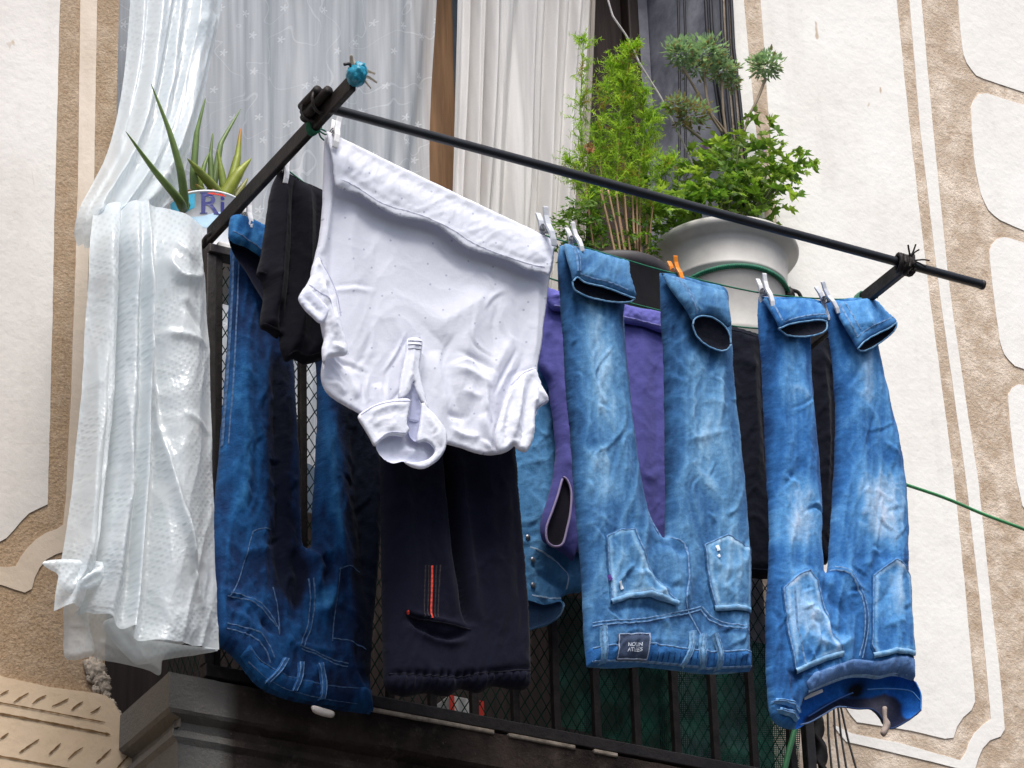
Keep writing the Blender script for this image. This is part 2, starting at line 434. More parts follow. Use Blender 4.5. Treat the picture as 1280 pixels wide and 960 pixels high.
def stone_mat():
    k = NT('dark_stone'); p = k.pos(); n = k.noise(p, 6, 6, .65); f = k.noise(p, 120, 4, .7); s = k.noise(k.scalev(p, (1, 1, .25)), 22, 4, .6)
    c = k.mix(k.map(n, .34, .66), lin((88, 76, 70)), lin((40, 34, 32)))
    c = k.mix(k.map(k.noise(p, 18, 5, .7), .56, .7, 0, .55), c, lin((112, 102, 94)))
    c = k.mix(k.map(s, .55, .7, 0, .6), c, lin((50, 42, 39)))
    c = k.mix(k.map(f, .64, .76, 0, .5), c, lin((150, 138, 126)))
    x = k.n('SeparateXYZ', i_Vector=p)
    c = k.mix(k.map(x.outputs['X'], -.60, -.63, 0, .6), c, lin((140, 138, 132)))
    return k.done(k.prin(c, .92, .15, k.bump(k.math('ADD', f, k.math('MULTIPLY', n, 2)), .5, .008)))
def lace_mat(name, col, alpha, stars, trans=.45, tintcol=None):
    k = NT(name); uv = k.uv(); p = k.pos()
    dens = k.map(k.noise(k.scalev(uv, (6, .25, 1)), 1.6, 3), .3, .7, -.18, .22)
    a = k.math('ADD', dens, alpha)
    if stars:
        v = k.n('TexVoronoi', voronoi_dimensions='2D', i_Vector=uv, i_Scale=stars, i_Randomness=.8)
        d = k.n('VectorMath', operation='SUBTRACT'); k.set(d.inputs[0], uv); k.set(d.inputs[1], v.outputs['Position'])
        s2 = k.n('SeparateXYZ', i_Vector=d.outputs[0])
        ang = k.math('ARCTAN2', s2.outputs[1], s2.outputs[0]); ln = k.n('VectorMath', operation='LENGTH'); k.set(ln.inputs[0], d.outputs[0])
        rr = k.math('MULTIPLY', k.math('ADD', k.math('MULTIPLY', k.math('COSINE', k.math('MULTIPLY', ang, 5.0)), .45), .75), .040)
        st = k.math('LESS_THAN', ln.outputs['Value'], rr)
        w = k.math('ABSOLUTE', k.math('SUBTRACT', k.noise(uv, 1.9, 1, .4, .8), .5)); sw = k.math('LESS_THAN', w, .008)
        a = k.math('ADD', a, k.math('ADD', k.math('MULTIPLY', st, .24), k.math('MULTIPLY', sw, .14)))
    a = k.math('MINIMUM', k.math('MAXIMUM', a, 0.0), 1.0)
    c = k.mix(k.noise(uv, 40, 3), lin(col)*.92, lin(col))
    df = k.n('BsdfDiffuse'); k.set(df.inputs[0], c); tl = k.n('BsdfTranslucent'); k.set(tl.inputs[0], c)
    m1 = k.n('MixShader'); m1.inputs[0].default_value = trans; k.set(m1.inputs[1], df.outputs[0]); k.set(m1.inputs[2], tl.outputs[0])
    tr = k.n('BsdfTransparent'); m2 = k.n('MixShader'); k.set(m2.inputs[0], a); k.set(m2.inputs[1], tr.outputs[0]); k.set(m2.inputs[2], m1.outputs[0])
    return k.done(m2.outputs[0])
def bubble_mat(name='bubble_wrap', alpha=.84, milky=.98):
    k = NT(name); uv = k.uv()
    r = k.n('Mapping', vector_type='POINT'); k.set(r.inputs[0], uv); r.inputs['Rotation'].default_value = (0, 0, rad(8)); r.inputs['Scale'].default_value = (12.5, 10.5, 8)
    s = k.n('SeparateXYZ', i_Vector=r.outputs[0])
    sx = k.math('SINE', k.math('MULTIPLY', s.outputs[0], 6.2832)); sy = k.math('SINE', k.math('MULTIPLY', s.outputs[1], 6.2832))
    bub = k.math('MAXIMUM', k.math('MULTIPLY', sx, sy), 0.0)
    gate = k.map(k.noise(uv, 1.6, 3), .38, .60, .05, .9)
    h = k.math('ADD', k.math('MULTIPLY', k.math('MULTIPLY', bub, gate), .16), k.math('MULTIPLY', k.noise(uv, 3, 4, .5, .8), .8))
    nb = k.bump(h, .42, .006)
    c = k.mix(k.noise(uv, 3, 4), lin((230, 241, 246))*milky, lin((248, 253, 255))*milky)
    c = k.mix(k.math('MULTIPLY', k.math('MULTIPLY', bub, gate), .5), c, lin((198, 210, 213)))
    df = k.prin(c, .18, .7, nb); tl = k.n('BsdfTranslucent'); k.set(tl.inputs[0], c); k.set(tl.inputs['Normal'], nb)
    m1 = k.n('MixShader'); m1.inputs[0].default_value = .35; k.set(m1.inputs[1], df); k.set(m1.inputs[2], tl.outputs[0])
    tr = k.n('BsdfTransparent'); m2 = k.n('MixShader'); m2.inputs[0].default_value = alpha
    k.set(m2.inputs[1], tr.outputs[0]); k.set(m2.inputs[2], m1.outputs[0]); return k.done(m2.outputs[0])
def leaf_mat(name, a, b, trans=.3, rough=.55):
    k = NT(name); c = k.n('Attribute', attribute_name='Col').outputs['Color']
    n = k.noise(k.pos(), 60, 3); f = k.mix(n, lin(a), lin(b)); c = k.mix(1.0, c, f, 'MULTIPLY')
    sh = k.prin(c, rough, .35); t = k.n('BsdfTranslucent'); k.set(t.inputs[0], k.mix(1.0, c, (1.3, 1.4, .7), 'MULTIPLY'))
    m = k.n('MixShader'); m.inputs[0].default_value = trans; k.set(m.inputs[1], sh); k.set(m.inputs[2], t.outputs[0]); return k.done(m.outputs[0])
def wood_mat(name, a, b):
    k = NT(name); p = k.pos(); n = k.noise(k.scalev(p, (14, 14, .8)), 5, 5, .6)
    c = k.mix(k.map(n, .3, .7), lin(a), lin(b)); return k.done(k.prin(c, .55, .3, k.bump(n, .3, .005)))

M = {}
M['stucco'] = stucco_mat()
M['plaster_l'] = plaster_mat('cream_plaster_left', (232, 227, 221), (200, 192, 183), 1.0)
M['plaster_r'] = plaster_mat('cream_plaster', (241, 238, 232), (224, 218, 209), 0.0)
M['cornice'] = plaster_mat('ochre_plaster', (222, 200, 172), (190, 160, 126), .3)
M['strip_l'] = plaster_mat('beige_plaster', (226, 212, 196), (198, 178, 155), 1.0)
M['scratch'] = plain('scratched_groove', (128, 100, 70), .95, .05, .2, 60)
M['rubble'] = plain('broken_plaster', (190, 176, 160), .95, .1, .25, 45, .8, 70)
M['stone'] = stone_mat()
M['reveal'] = plain('grey_reveal_plaster', (168, 168, 178), .85, .15, .18, 9, .5, 26, col2=(120, 120, 130))
M['brownwood'] = wood_mat('brown_door_wood', (158, 122, 88), (112, 84, 60))
M['darkwood'] = wood_mat('dark_shutter_wood', (64, 52, 47), (38, 31, 28))
M['glass'] = plain('window_pane', (96, 112, 128), .08, .6, .15, 2, .02)
M['room'] = plain('room_wall', (92, 86, 82), .9, .1, .2, 3)
M['iron'] = plain('dark_iron', (52, 47, 46), .55, .35, .25, 30, .3, 150, col2=(38, 33, 32))
M['ironbrown'] = plain('rusty_dark_iron', (46, 40, 38), .6, .2, .3, 35, .35, 150, col2=(30, 26, 25))
M['pole'] = plain('black_pole_paint', (30, 33, 38), .38, .5, .2, 25, .12, 120)
M['netgreen'] = plain('dark_green_net', (16, 56, 45), .8, .05, .3, 20)
M['greenline'] = plain('green_cord', (28, 118, 88), .5, .4, .2, 60)
M['hose'] = plain('green_hose', (74, 150, 96), .45, .4, .12, 30)
M['bluetape'] = plain('turquoise_tape', (38, 158, 190), .35, .5, .25, 50, .3)
M['creamtape'] = plain('cream_tape', (222, 210, 190), .6, .3, .2, 70)
M['pegwhite'] = plain('white_peg_plastic', (238, 238, 240), .4, .45, .06, 60)
M['pegorange'] = plain('orange_peg_plastic', (240, 140, 30), .4, .45, .1, 60)
M['peggrey'] = plain('pale_grey_peg_plastic', (214, 218, 226), .4, .45, .08, 60)
M['steel'] = plain('spring_steel', (150, 150, 155), .35, .5, .1, 60, metal=.8)
M['potwhite'] = plain('offwhite_pot_plastic', (194, 191, 185), .5, .3, .10, 9, .08, 40)
M['potblack'] = plain('black_pot_plastic', (66, 62, 64), .55, .4, .15, 20)
M['can'] = plain('white_printed_tin', (232, 235, 240), .4, .45, .08, 20)
M['canblue'] = plain('light_blue_print', (70, 178, 218), .4, .45, .1, 30)
M['canpale'] = plain('pale_blue_print', (184, 216, 236), .4, .45, .1, 30)
M['ink'] = plain('navy_ink', (38, 44, 120), .4, .4, .05, 30)
M['soil'] = plain('potting_soil', (62, 46, 36), .95, .1, .35, 60, .8)
M['cable'] = plain('black_cable', (40, 40, 46), .5, .35, .15, 20)
M['stick'] = plain('pale_cane', (205, 198, 196), .6, .25, .15, 40)
M['wire'] = plain('black_wire', (34, 32, 34), .5, .4, .1, 30)
M['denim'] = fabric('washed_denim', .16, 60, .22, .9, .06, crinkle=.55, cscale=4.2, cfade=.35, slub=(3.2, .35, 1), stretch=(1.3, .7, 1))
M['denimdark'] = fabric('dark_denim', .16, 60, .25, .85, .06, crinkle=.6, cscale=3.8, cfade=.18, slub=(3.2, .35, 1), stretch=(1.3, .7, 1))
M['tee'] = fabric('white_cotton', .025, 40, .12, .85, .1, .22, .2, crinkle=.16, cscale=2.4, dots=(3.1, .042, (176, 178, 200)))
M['teeplain'] = fabric('white_cotton_trim', .025, 40, .12, .85, .1, .18, .2, crinkle=.25, cscale=4.5)
M['blackcloth'] = fabric('black_jersey', .12, 45, .12, .85, .05, spec=.08, crinkle=.25, cscale=2.6)
M['purple'] = fabric('violet_cotton', .07, 45, .15, .85, .1, crinkle=.3, cscale=3.0)
M['redprint'] = plain('red_print', (236, 74, 62), .6, .3, .05, 60)
M['greyprint'] = plain('grey_print', (96, 92, 98), .6, .3, .1, 60)
M['label'] = plain('grey_label', (60, 70, 92), .6, .25, .25, 60, .2)
M['labeltext'] = plain('pale_print', (205, 212, 224), .6, .3, .05, 60)
M['caretag'] = plain('white_care_tag', (226, 224, 220), .7, .2, .08, 60)
M['thread'] = fabric('stitching_thread', .2, 60, .2, .9, 0)
M['bubble'] = bubble_mat()
M['bubblethin'] = bubble_mat('bubble_wrap_single_layer', .62, .85)
M['lace'] = lace_mat('lace_curtain', (250, 252, 254), .66, 2.3)
M['gauze'] = lace_mat('gauze_curtain', (246, 243, 240), .88, 0, .3)
M['gauzegrey'] = lace_mat('grey_curtain', (206, 198, 188), .9, 0, .35)
M['fern'] = leaf_mat('dill_green', (255, 255, 255), (205, 210, 175), .45)
M['geran'] = leaf_mat('geranium_green', (255, 255, 255), (205, 212, 180), .45, .5)
M['rue'] = leaf_mat('grey_green_leaf', (255, 255, 255), (200, 208, 200), .25, .7)
M['aloe'] = leaf_mat('aloe_skin', (255, 255, 255), (215, 215, 195), .08, .4)
M['stem'] = leaf_mat('dry_stem', (255, 255, 255), (205, 195, 180), .0, .7)
M['petal'] = leaf_mat('lilac_petal', (255, 255, 255), (230, 220, 240), .3, .6)
M['asphalt'] = plain('asphalt', (66, 66, 68), .9, .2, .2, 8, .4, 60)
# ------------------------------------------------------------------ setting and facade
YR = -0.20                      # railing plane; the wall face is y = 0
def on_z(px, py, z):
    d = CF + ((px-640)/FPX)*CR + ((480-py)/FPX)*CU
    return CC + d*((z-CC[2])/d[2])
ZT = at1(265, 290, YR)[2]; BX = at1(265, 290, YR)[0]
ZB = at1(467, 879, YR)[2]
XE = at1(1008, 925, YR)[0]
XL, XRr = at1(149, 0, 0)[0], at1(903, 0, 0)[0]

b = MB(); b.add([(-30, -30, 0), (30, -30, 0), (30, 1, 0), (-30, 1, 0)], [(0, 1, 2, 3)])
props(b.build('street', M['asphalt'], smooth=False), kind='structure')

fac = thing('house_facade', 'old sgraffito house front with cream plaster panels on brown stucco', 'building', (0, 0, 0))
ZO = 4.235; ZTop = 6.75
def wallrect(mb, x0, x1, z0, z1, n=1):
    mb.add([(x0, 0, z0), (x1, 0, z0), (x1, 0, z1), (x0, 0, z1)], [(0, 1, 2, 3)])
b = MB(); wallrect(b, -6, XL, 0, 9.5); wallrect(b, XRr, 7, 0, 9.5); wallrect(b, XL, XRr, 0, ZO); wallrect(b, XL, XRr, ZTop, 9.5)
b.build('stucco_wall', M['stucco'], fac, False)
# window reveals
RD = .31
b = MB()
b.add([(XRr, 0, ZO), (XRr, RD, ZO), (XRr, RD, ZTop), (XRr, 0, ZTop)], [(3, 2, 1, 0)])
b.add([(XL, 0, ZO), (XL, RD, ZO), (XL, RD, ZTop), (XL, 0, ZTop)], [(0, 1, 2, 3)])
b.add([(XL, 0, ZTop), (XRr, 0, ZTop), (XRr, RD, ZTop), (XL, RD, ZTop)], [(0, 1, 2, 3)])
b.add([(XL, 0, ZO), (XRr, 0, ZO), (XRr, RD, ZO), (XL, RD, ZO)], [(3, 2, 1, 0)])
b.build('window_reveal', M['reveal'], fac, False)
# painted plaster panels (6 mm proud of the stucco)
def panel(name, poly, mat, th=.0022, curve=False, parent=fac, Y=0):
    mb = MB(); slab_mesh(mb, poly, Y, th, curve); return mb.build(name, mat, parent, False)
def wob(P, amp=.6, sp=14, seed=0, closed=True):
    Q = resample(np.asarray(P, float), sp, closed); a = np.arange(len(Q))
    k = [fbm(a*.35, a*0+seed+5*j, seed+j)*amp*1.6 for j in (0, 1)]
    return Q + np.stack(k, 1)
panel('plaster_panel', wob([(-420,-160),(78,-160),(75,-20),(72,100),(68,250),(65,400),(61,560),(59,634),(45,637),(33,644),(22,656),(13,668),(3,677),(-20,686),(-420,640)]), M['plaster_l'])
arc = [(102,-160),(100,0),(97,225),(94,330),(88,500),(82,620),(78,662),(66,662),(50,670),(36,682),(25,697),(18,711),(0,709),(-60,698),(-60,719),(0,731),(22,739),(38,743),(43,722),(51,706),(60,698),(72,692),(86,688),(93,660),(103,500),(110,330),(117,225),(121,0),(123,-160)]
panel('plaster_strip', wob(arc, .4), M['strip_l'])
panel('plaster_panel', wob([(947,-160),(1108,-160),(1120,0),(1137,165),(1160,360),(1176,480),(1192,600),(1207,750),(1219,885),(1206,893),(1197,905),(1190,926),(1130,912),(1068,903),(1056,884),(1040,855),(985,500),(963,180),(950,0)]), M['plaster_r'])
panel('plaster_strip', wob([(909,-160),(927,-160),(929,0),(945,170),(975,470),(990,640),(976,640),(958,470),(928,170),(912,0)], .4), M['plaster_r'])
panel('plaster_strip', wob([(1124,-160),(1139,-160),(1151,0),(1166,165),(1186,360),(1205,490),(1222,600),(1238,750),(1250,850),(1256,920),(1246,922),(1234,927),(1226,938),(1220,955),(1217,966),(1206,963),(1120,942),(1055,927),(1040,905),(1062,917),(1120,928),(1204,952),(1207,940),(1213,922),(1224,909),(1238,900),(1237,885),(1224,750),(1207,600),(1190,480),(1173,360),(1150,165),(1136,0)], .4), M['plaster_r'])
for P in ([(1195,-160),(1197,0),(1200,40),(1203,67),(1209,82),(1220,95),(1226,98),(1280,116),(1500,190),(1500,-160)],
          [(1500,205),(1280,132),(1232,117),(1224,117),(1213,131),(1214,160),(1218,210),(1226,244),(1234,262),(1246,274),(1280,289),(1500,370)],
          [(1500,385),(1280,304),(1258,297),(1249,296),(1236,309),(1238,340),(1244,390),(1249,427),(1256,446),(1268,458),(1280,462),(1500,540)],
          [(1500,560),(1280,482),(1268,480),(1259,495),(1264,550),(1270,600),(1277,632),(1290,648),(1500,720)],
          [(1500,740),(1300,668),(1290,668),(1283,684),(1288,740),(1296,800),(1306,826),(1500,900)]):
    panel('plaster_stone', wob(P, .5, 10), M['plaster_r'])
# cornice band at lower left with scratched dashes
CY = -.010
panel('cornice_band', wob([(-500,720),(0,848),(58,861),(124,870),(136,874),(141,884),(146,892),(150,905),(156,922),(160,940),(166,960),(172,1180),(-500,1040)], .5), M['cornice'], .010)
b = MB()
def scratch(p0, p1, w):
    P = np.array([p0, ((p0[0]+p1[0])/2+random.uniform(-1, 1), (p0[1]+p1[1])/2+random.uniform(-1, 1)), p1], float); P = resample(crom(P, 5), 4)
    T = np.gradient(P, axis=0); T /= np.linalg.norm(T, axis=1)[:, None]; N = np.stack([-T[:, 1], T[:, 0]], 1)
    ww = w*(.7+.6*RNG.random(len(P))); ww[0] *= .4; ww[-1] *= .4
    A = at(*(P+N*ww[:, None]/2).T, CY-.0015); B = at(*(P-N*ww[:, None]/2).T, CY-.0015); n = len(P)
    b.add(np.vstack([A, B]), [(i, i+1, n+i+1, n+i) for i in range(n-1)])
for a, c, w in (((-80,864),(132,903),1.6), ((-80,878),(138,918),2.4), ((-80,931),(120,967),2.2)): scratch(a, c, w)
for a in ((0,869,11,863),(17,878,36,866),(40,880,58,869),(65,883,86,873),(89,888,104,877),(113,891,126,883),(0,924,11,916),(24,941,49,924),(61,943,76,929),(85,949,104,934),(120,954,139,936),(146,961,162,943),(-40,905,-12,890)):
    scratch(a[:2], a[2:], 2.0)
b.build('scratched_lines', M['scratch'], fac, False)
# broken plaster where the slab enters the wall
def lump(mb, c, r, seed, sc=(1, 1, 1), n=14, amp=.35):
    V = []; F = []
    for i in range(n+1):
        t = math.pi*i/n
        for k in range(n*2):
            p = 2*math.pi*k/(n*2); V.append((math.sin(t)*math.cos(p), math.sin(t)*math.sin(p), math.cos(t)))
    V = np.array(V); d = 1+amp*fbm(V[:, 0]*2.3+seed*3, V[:, 1]*2.3+V[:, 2]*3.1, seed, 4)
    V = V*d[:, None]*r*np.array(sc)+np.array(c)
    for i in range(n):
        for k in range(n*2): F.append((i*n*2+k, (i+1)*n*2+k, (i+1)*n*2+(k+1) % (n*2), i*n*2+(k+1) % (n*2)))
    mb.add(V, F)
b = MB()
for i, (x, y, r) in enumerate([(119,836,15),(126,850,12),(131,860,9),(123,843,11),(140,880,6),(147,893,6),(152,907,7),(149,921,6),(157,935,7),(162,950,7),(141,899,5),(135,884,5),(165,968,8),(144,886,4),(150,898,3.5),(160,940,5),(137,877,4.5),(155,920,4),(146,908,3),(168,975,6),(141,891,3.5),(133,868,6),(120,862,6),(112,848,5)]):
    lump(b, at1(x, y, -.006), r*.85/650., i, (1, .35, 1.05), 22, .8)
b.build('broken_plaster_edge', M['rubble'], fac)

# window behind the curtains
win = thing('balcony_door', 'brown wooden balcony door with dark panes behind the curtains', 'door', (0, RD, ZO))
b = MB()
b.box((XL+.003, RD+.05, ZO+.003), (XRr-.003, RD+.06, ZTop-.003)); b.build('pane', M['glass'], win, False)
b = MB()
for x0, x1 in ((XL+.004, XL+.075), (at1(528, 0, RD)[0], at1(566, 0, RD)[0])):
    b.box((x0, RD, ZO+.004), (x1, RD+.048, ZTop-.004))
b.box((at1(566, 0, RD)[0]+.001, RD+.002, at1(560, 205, RD)[2]-.03), (XRr-.2, RD+.046, at1(560, 205, RD)[2]+.03))
b.build('door_frame', M['brownwood'], win, False, .004)
b = MB(); xa, xb = at1(727, 0, RD)[0], at1(789, 0, RD)[0]
b.box((xa, RD-.004, ZO+.005), (xb-.03, RD+.047, ZTop-.005)); b.box((xb-.028, RD-.03, ZO+.005), (xb, RD+.047, ZTop-.005))
b.build('shutter_board', M['darkwood'], win, False, .004)
b = MB(); b.box((XL+.08, RD-.006, ZO+.004), (xa-.004, RD+.046, at1(380, 640, RD)[2])); b.build('shade_board', M['darkwood'], win, False, .004)  # dark board added to stand in for the shade behind the net
b = MB(); b.box((xb+.002, RD-.01, ZO+.005), (XRr-.004, RD+.046, ZTop-.005)); b.build('jamb_board', M['reveal'], win, False)
# curtains
def folds(nf, amp, seed, ph=0):
    def f(u, v, q):
        x = u*nf + .9*fbm(u*2.3+seed, v*.6, seed)+ .1*v*math.sin(seed)
        return amp*(np.sin(2*np.pi*x+ph)*.55+.45*np.sin(2*np.pi*x*1.9+seed)+.5*fbm(u*nf*2.2, v*2, seed+4))*(.6+.4*v)*(.7+.9*np.abs(fbm(u*3+9, v*.5, seed+2)))
    return f
def curtain(name, label, ctrl, mat, nf, amp, seed):
    mb = MB(); sheet(mb, ctrl, 220, 60, folds(nf, amp, seed)); o = mb.build(name, M[mat], None); props(o, label, 'curtain', 'curtains in the window')
YC = .20
curtain('lace_curtain', 'sheer white lace curtain with small embroidered stars behind the aloe', [[(120,-200,YC),(260,-200,YC),(400,-200,YC),(555,-200,YC)],[(118,0,YC),(258,0,YC),(400,0,YC),(549,0,YC)],[(110,230,YC),(250,230,YC),(395,230,YC),(535,222,YC)],[(98,420,YC),(238,420,YC),(385,420,YC),(525,420,YC)],[(92,560,YC),(232,560,YC),(378,580,YC),(515,600,YC)]], 'lace', 5, .030, 3)
curtain('gauze_curtain', 'pleated off-white gauze curtain hanging between the brown door frame and the dill', [[(572,-200,YC),(620,-200,YC),(680,-200,YC),(742,-200,YC)],[(570,0,YC),(620,0,YC),(675,0,YC),(738,0,YC)],[(564,240,YC),(612,240,YC),(668,240,YC),(720,260,YC)],[(558,420,YC),(605,420,YC),(658,420,YC),(710,420,YC)],[(550,600,YC),(600,600,YC),(650,610,YC),(700,620,YC)]], 'gauze', 5.5, .030, 8)
curtain('side_curtain', 'narrow bunched greyish curtain at the right end of the window', [[(694,-200,YC+.03),(715,-200,YC+.03),(748,-200,YC+.03)],[(690,0,YC+.03),(715,0,YC+.03),(746,0,YC+.03)],[(684,240,YC+.03),(706,240,YC+.03),(736,260,YC+.03)],[(676,420,YC+.03),(696,420,YC+.03),(725,420,YC+.03)],[(668,610,YC+.03),(688,620,YC+.03),(712,625,YC+.03)]], 'gauzegrey', 3.5, .018, 15)

# ------------------------------------------------------------------ balcony slab
ZS = at1(221, 847, YR-.005)[2]
slab = thing('balcony_slab', 'weathered dark stone balcony slab with moulded edge under the railing', 'balcony', (0, YR/2, ZS))
PR = [(0,0),(.0,-.066),(-.006,-.071),(-.026,-.078),(-.026,-.094),(-.014,-.099),(-.012,-.112),(-.020,-.122),(-.023,-.20),(-.03,-.235),(-.05,-.27),(-.085,-.30),(-.09,-.325),(-.14,-.36),(-.2,-.40)]
x0, x1, yf = at1(221, 847, YR-.005)[0], XE+.03, YR-.022
b = MB(); V = []; NX = 90
path = [(x0-.022, .0, -1, 0)]+[(x0-.022, .0+(yf)*t, -1, 0) for t in np.linspace(.1, .96, 10)]
path += [(x0-.022, yf, -.92, -.92)] + [(x, yf, 0, -1) for x in np.linspace(x0+.0, x1, NX)] + [(x1+.022, yf, .92, -.92)] + [(x1+.022, yf*t, 1, 0) for t in np.linspace(.96, 0, 10)]
m = len(PR)
for i, (x, y, nx, ny) in enumerate(path):
    for j, (o, z) in enumerate(PR):
        r = .0035*fbm(np.array([x*14.+y*9]), np.array([z*30.]), 5, 4)[0] - (.006*max(0, fbm(np.array([x*9.]), np.array([2.]), 9)[0]-.1) if j in (0, 1) else 0)
        V.append((x+nx*(o+r), min(y+ny*(o+r), -.001) if y < -.001 else y, ZS+z+(.002*fbm(np.array([x*20.]), np.array([j*3.]), 4)[0])))
F = [(i*m+j, i*m+j+1, (i+1)*m+j+1, (i+1)*m+j) for i in range(len(path)-1) for j in range(m-1)]
b.add(V, F); n = len(path)
F2 = tuple(i*m for i in range(n)); b.f.append(F2[::-1]); b.f.append(tuple(i*m+m-1 for i in range(n)))
b.build('moulded_slab', M['stone'], slab, False)
b = MB()          # mortar seam under the rail
for x, w in ((-.45, .36), (-.06, .14), (.12, .05)):
    b.box((x, yf-.004, ZS-.004), (x+w, yf+.02, ZS+.004))
b.build('mortar_edge', M['rubble'], slab, False, .002)

# ------------------------------------------------------------------ railing
rl = thing('iron_railing', 'black iron balcony railing with square bars behind the laundry', 'railing', (0, YR, ZB))
b = MB(); b.box((BX-.012, YR-.016, ZT-.052), (XE+.012, YR+.016, ZT-.034)); b.build('top_rail', M['iron'], rl, False, .002)
b = MB(); b.box((BX-.012, YR-.014, ZB-.014), (XE+.012, YR+.014, ZB+.010)); b.build('bottom_rail', M['iron'], rl, False, .002)
bx0 = at1(272, 430, YR)[0]; step = (at1(378, 560, YR)[0]-bx0)/2
bar0 = None; k = 0; x = bx0
while x < XE-.03:
    if bar0 is None:
        b = MB(); b.box((x-.007, YR-.007, ZB+.011), (x+.007, YR+.007, ZT-.053)); bar0 = b.build('bar', M['ironbrown'], rl, False, .0015)
        first = x
    else:
        c = bar0.copy(); COL.objects.link(c); c.location = (x-first, 0, 0)
    x += step
for sx in (BX-.004, XE+.004):
    b = MB(); b.box((sx-.010, YR-.010, ZB+.0105), (sx+.010, YR+.010, ZT-.0525)); b.build('corner_post', M['iron'], rl, False, .002)
    b = MB(); b.box((sx-.014, YR+.0165, ZT-.05), (sx+.014, -.002, ZT-.036)); b.build('side_rail', M['iron'], rl, False, .002)
    b = MB(); b.box((sx-.010, YR+.0145, ZB-.012), (sx+.010, -.002, ZB+.008)); b.build('side_rail', M['iron'], rl, False, .002)
# green diamond netting tied inside the railing
def netting(name, label, x0, x1, z0, z1, y, dx, dz, rad_, mat, axis='x'):
    mb = MB(); W = x1-x0; Hh = z1-z0; s = dz/dx
    for sg in (1, -1):
        yy = y+.0012*sg
        n = int((W+Hh/s)/dx)+2
        for i in range(-2, n):
            xa = x0 - Hh/s + i*dx if sg > 0 else x0 + i*dx
            pts = []
            for t in np.linspace(0, 1, 40):
                z = z0+Hh*t; xx = xa + sg*(Hh*t)/s
                if x0 <= xx <= x1: pts.append((xx+.002*math.sin(z*30+i), z))
            if len(pts) < 2: continue
            p = np.array(pts); w = rad_
            L = []
            for o in (-w, w): L.append(np.stack([p[:, 0]+o, np.full(len(p), yy), p[:, 1]], 1))
            A = np.vstack(L); m = len(p)
            if axis == 'y': A = np.stack([np.full(len(A), x0y)+.0012*sg, A[:, 0], A[:, 2]], 1)
            mb.add(A, [(j, m+j, m+j+1, j+1) for j in range(m-1)])
    o = mb.build(name, M[mat], None, False); props(o, label, 'net', 'green nets on the railing'); return o
netting('garden_net', 'dark green diamond garden net stretched behind the railing bars', BX+.012, XE-.012, ZB+.012, ZT-.06, YR+.012, .0215, .036, .0013, 'netgreen')
x0y = BX+.003
netting('garden_net', 'short green net on the left side of the railing beside the plastic', YR+.02, -.01, ZB+.012, ZT-.06, 0, .0215, .036, .0013, 'netgreen', 'y')
# dense shade cloth low on the inside
b = MB(); sheet(b, [[(690,740,YR+.045),(850,780,YR+.045),(1000,815,YR+.045)],[(690,845,YR+.045),(850,885,YR+.045),(1000,925,YR+.045)],[(688,905,YR+.045),(850,945,YR+.045),(998,985,YR+.045)]], 40, 30, lambda u, v, q: .006*fbm(u*6, v*4, 3))
def shade_mat():
    k = NT('green_shade_cloth'); uv = k.uv(); s = k.n('SeparateXYZ', i_Vector=uv)
    a = k.math('ADD', s.outputs[0], s.outputs[1]); d = k.math('SUBTRACT', s.outputs[0], s.outputs[1])
    w = k.math('MULTIPLY', k.math('SINE', k.math('MULTIPLY', a, 130.)), k.math('SINE', k.math('MULTIPLY', d, 130.)))
    c = k.mix(k.map(k.noise(uv, 2.5, 4), .4, .65), lin((14, 52, 42)), lin((44, 112, 92)))
    df = k.prin(c, .7, .3); tr = k.n('BsdfTransparent'); m = k.n('MixShader'); k.set(m.inputs[0], k.map(w, -.35, -.2)); k.set(m.inputs[1], tr.outputs[0]); k.set(m.inputs[2], df)
    return k.done(m.outputs[0])
props(b.build('shade_cloth', shade_mat(), None), 'green shade cloth tied low inside the right half of the railing', 'shade cloth')
# things on the balcony floor seen through the bars
bxo = thing('small_carton', 'small white carton with red edges on the balcony floor behind the bars', 'carton', at1(580, 893, YR+.05))
b = MB(); p = at1(583, 885, YR+.05); b.box((p[0]-.036, p[1], p[2]-.035), (p[0]+.036, p[1]+.05, p[2]+.02)); b.build('carton_body', M['caretag'], bxo, False, .002)
b = MB()
for sx in (-1, 1):
    b = MB(); b.box((p[0]+sx*.031-.005, p[1]-.002, p[2]-.034), (p[0]+sx*.031+.005, p[1]-.0005, p[2]+.019)); b.build('red_edge', M['redprint'], bxo, False)

# ------------------------------------------------------------------ clothes frame: two brackets + pole
def solveY(px, py): return on_z(px, py, ZT)[1]
yTip, yL1, yL2, yP = solveY(440, 100), solveY(400, 155), solveY(350, 205), solveY(416, 137)-.012
br = thing('laundry_bracket', 'long dark iron bracket with a turquoise taped tip at the left end of the pole', 'bracket', (BX, YR, ZT), 'brackets holding the pole')
b = MB(); b.box((BX-.006, yTip, ZT-.020), (BX+.006, YR+.012, ZT+.014)); b.build('flat_bar', M['ironbrown'], br, False, .0025)
b = MB(); hk = np.array([(BX, YR-.01, ZT-.01), (BX, YR+.02, ZT-.004), (BX-.004, YR+.035, ZT-.02), (BX-.004, YR+.03, ZT-.045)]); b.tube(crom(hk, 6), .009, 8, flat=.7); b.build('hooked_foot', M['ironbrown'], br)
b = MB(); c = np.array([BX+.002, yTip-.008, ZT+.006])
lump(b, c, .019, 4, (.9, 1.05, 1.05), 18, .35); lump(b, c+[.004, -.005, .013], .012, 6, (1, 1, .9), 14, .5); b.build('tape_wrap', M['bluetape'], br)
b = MB()
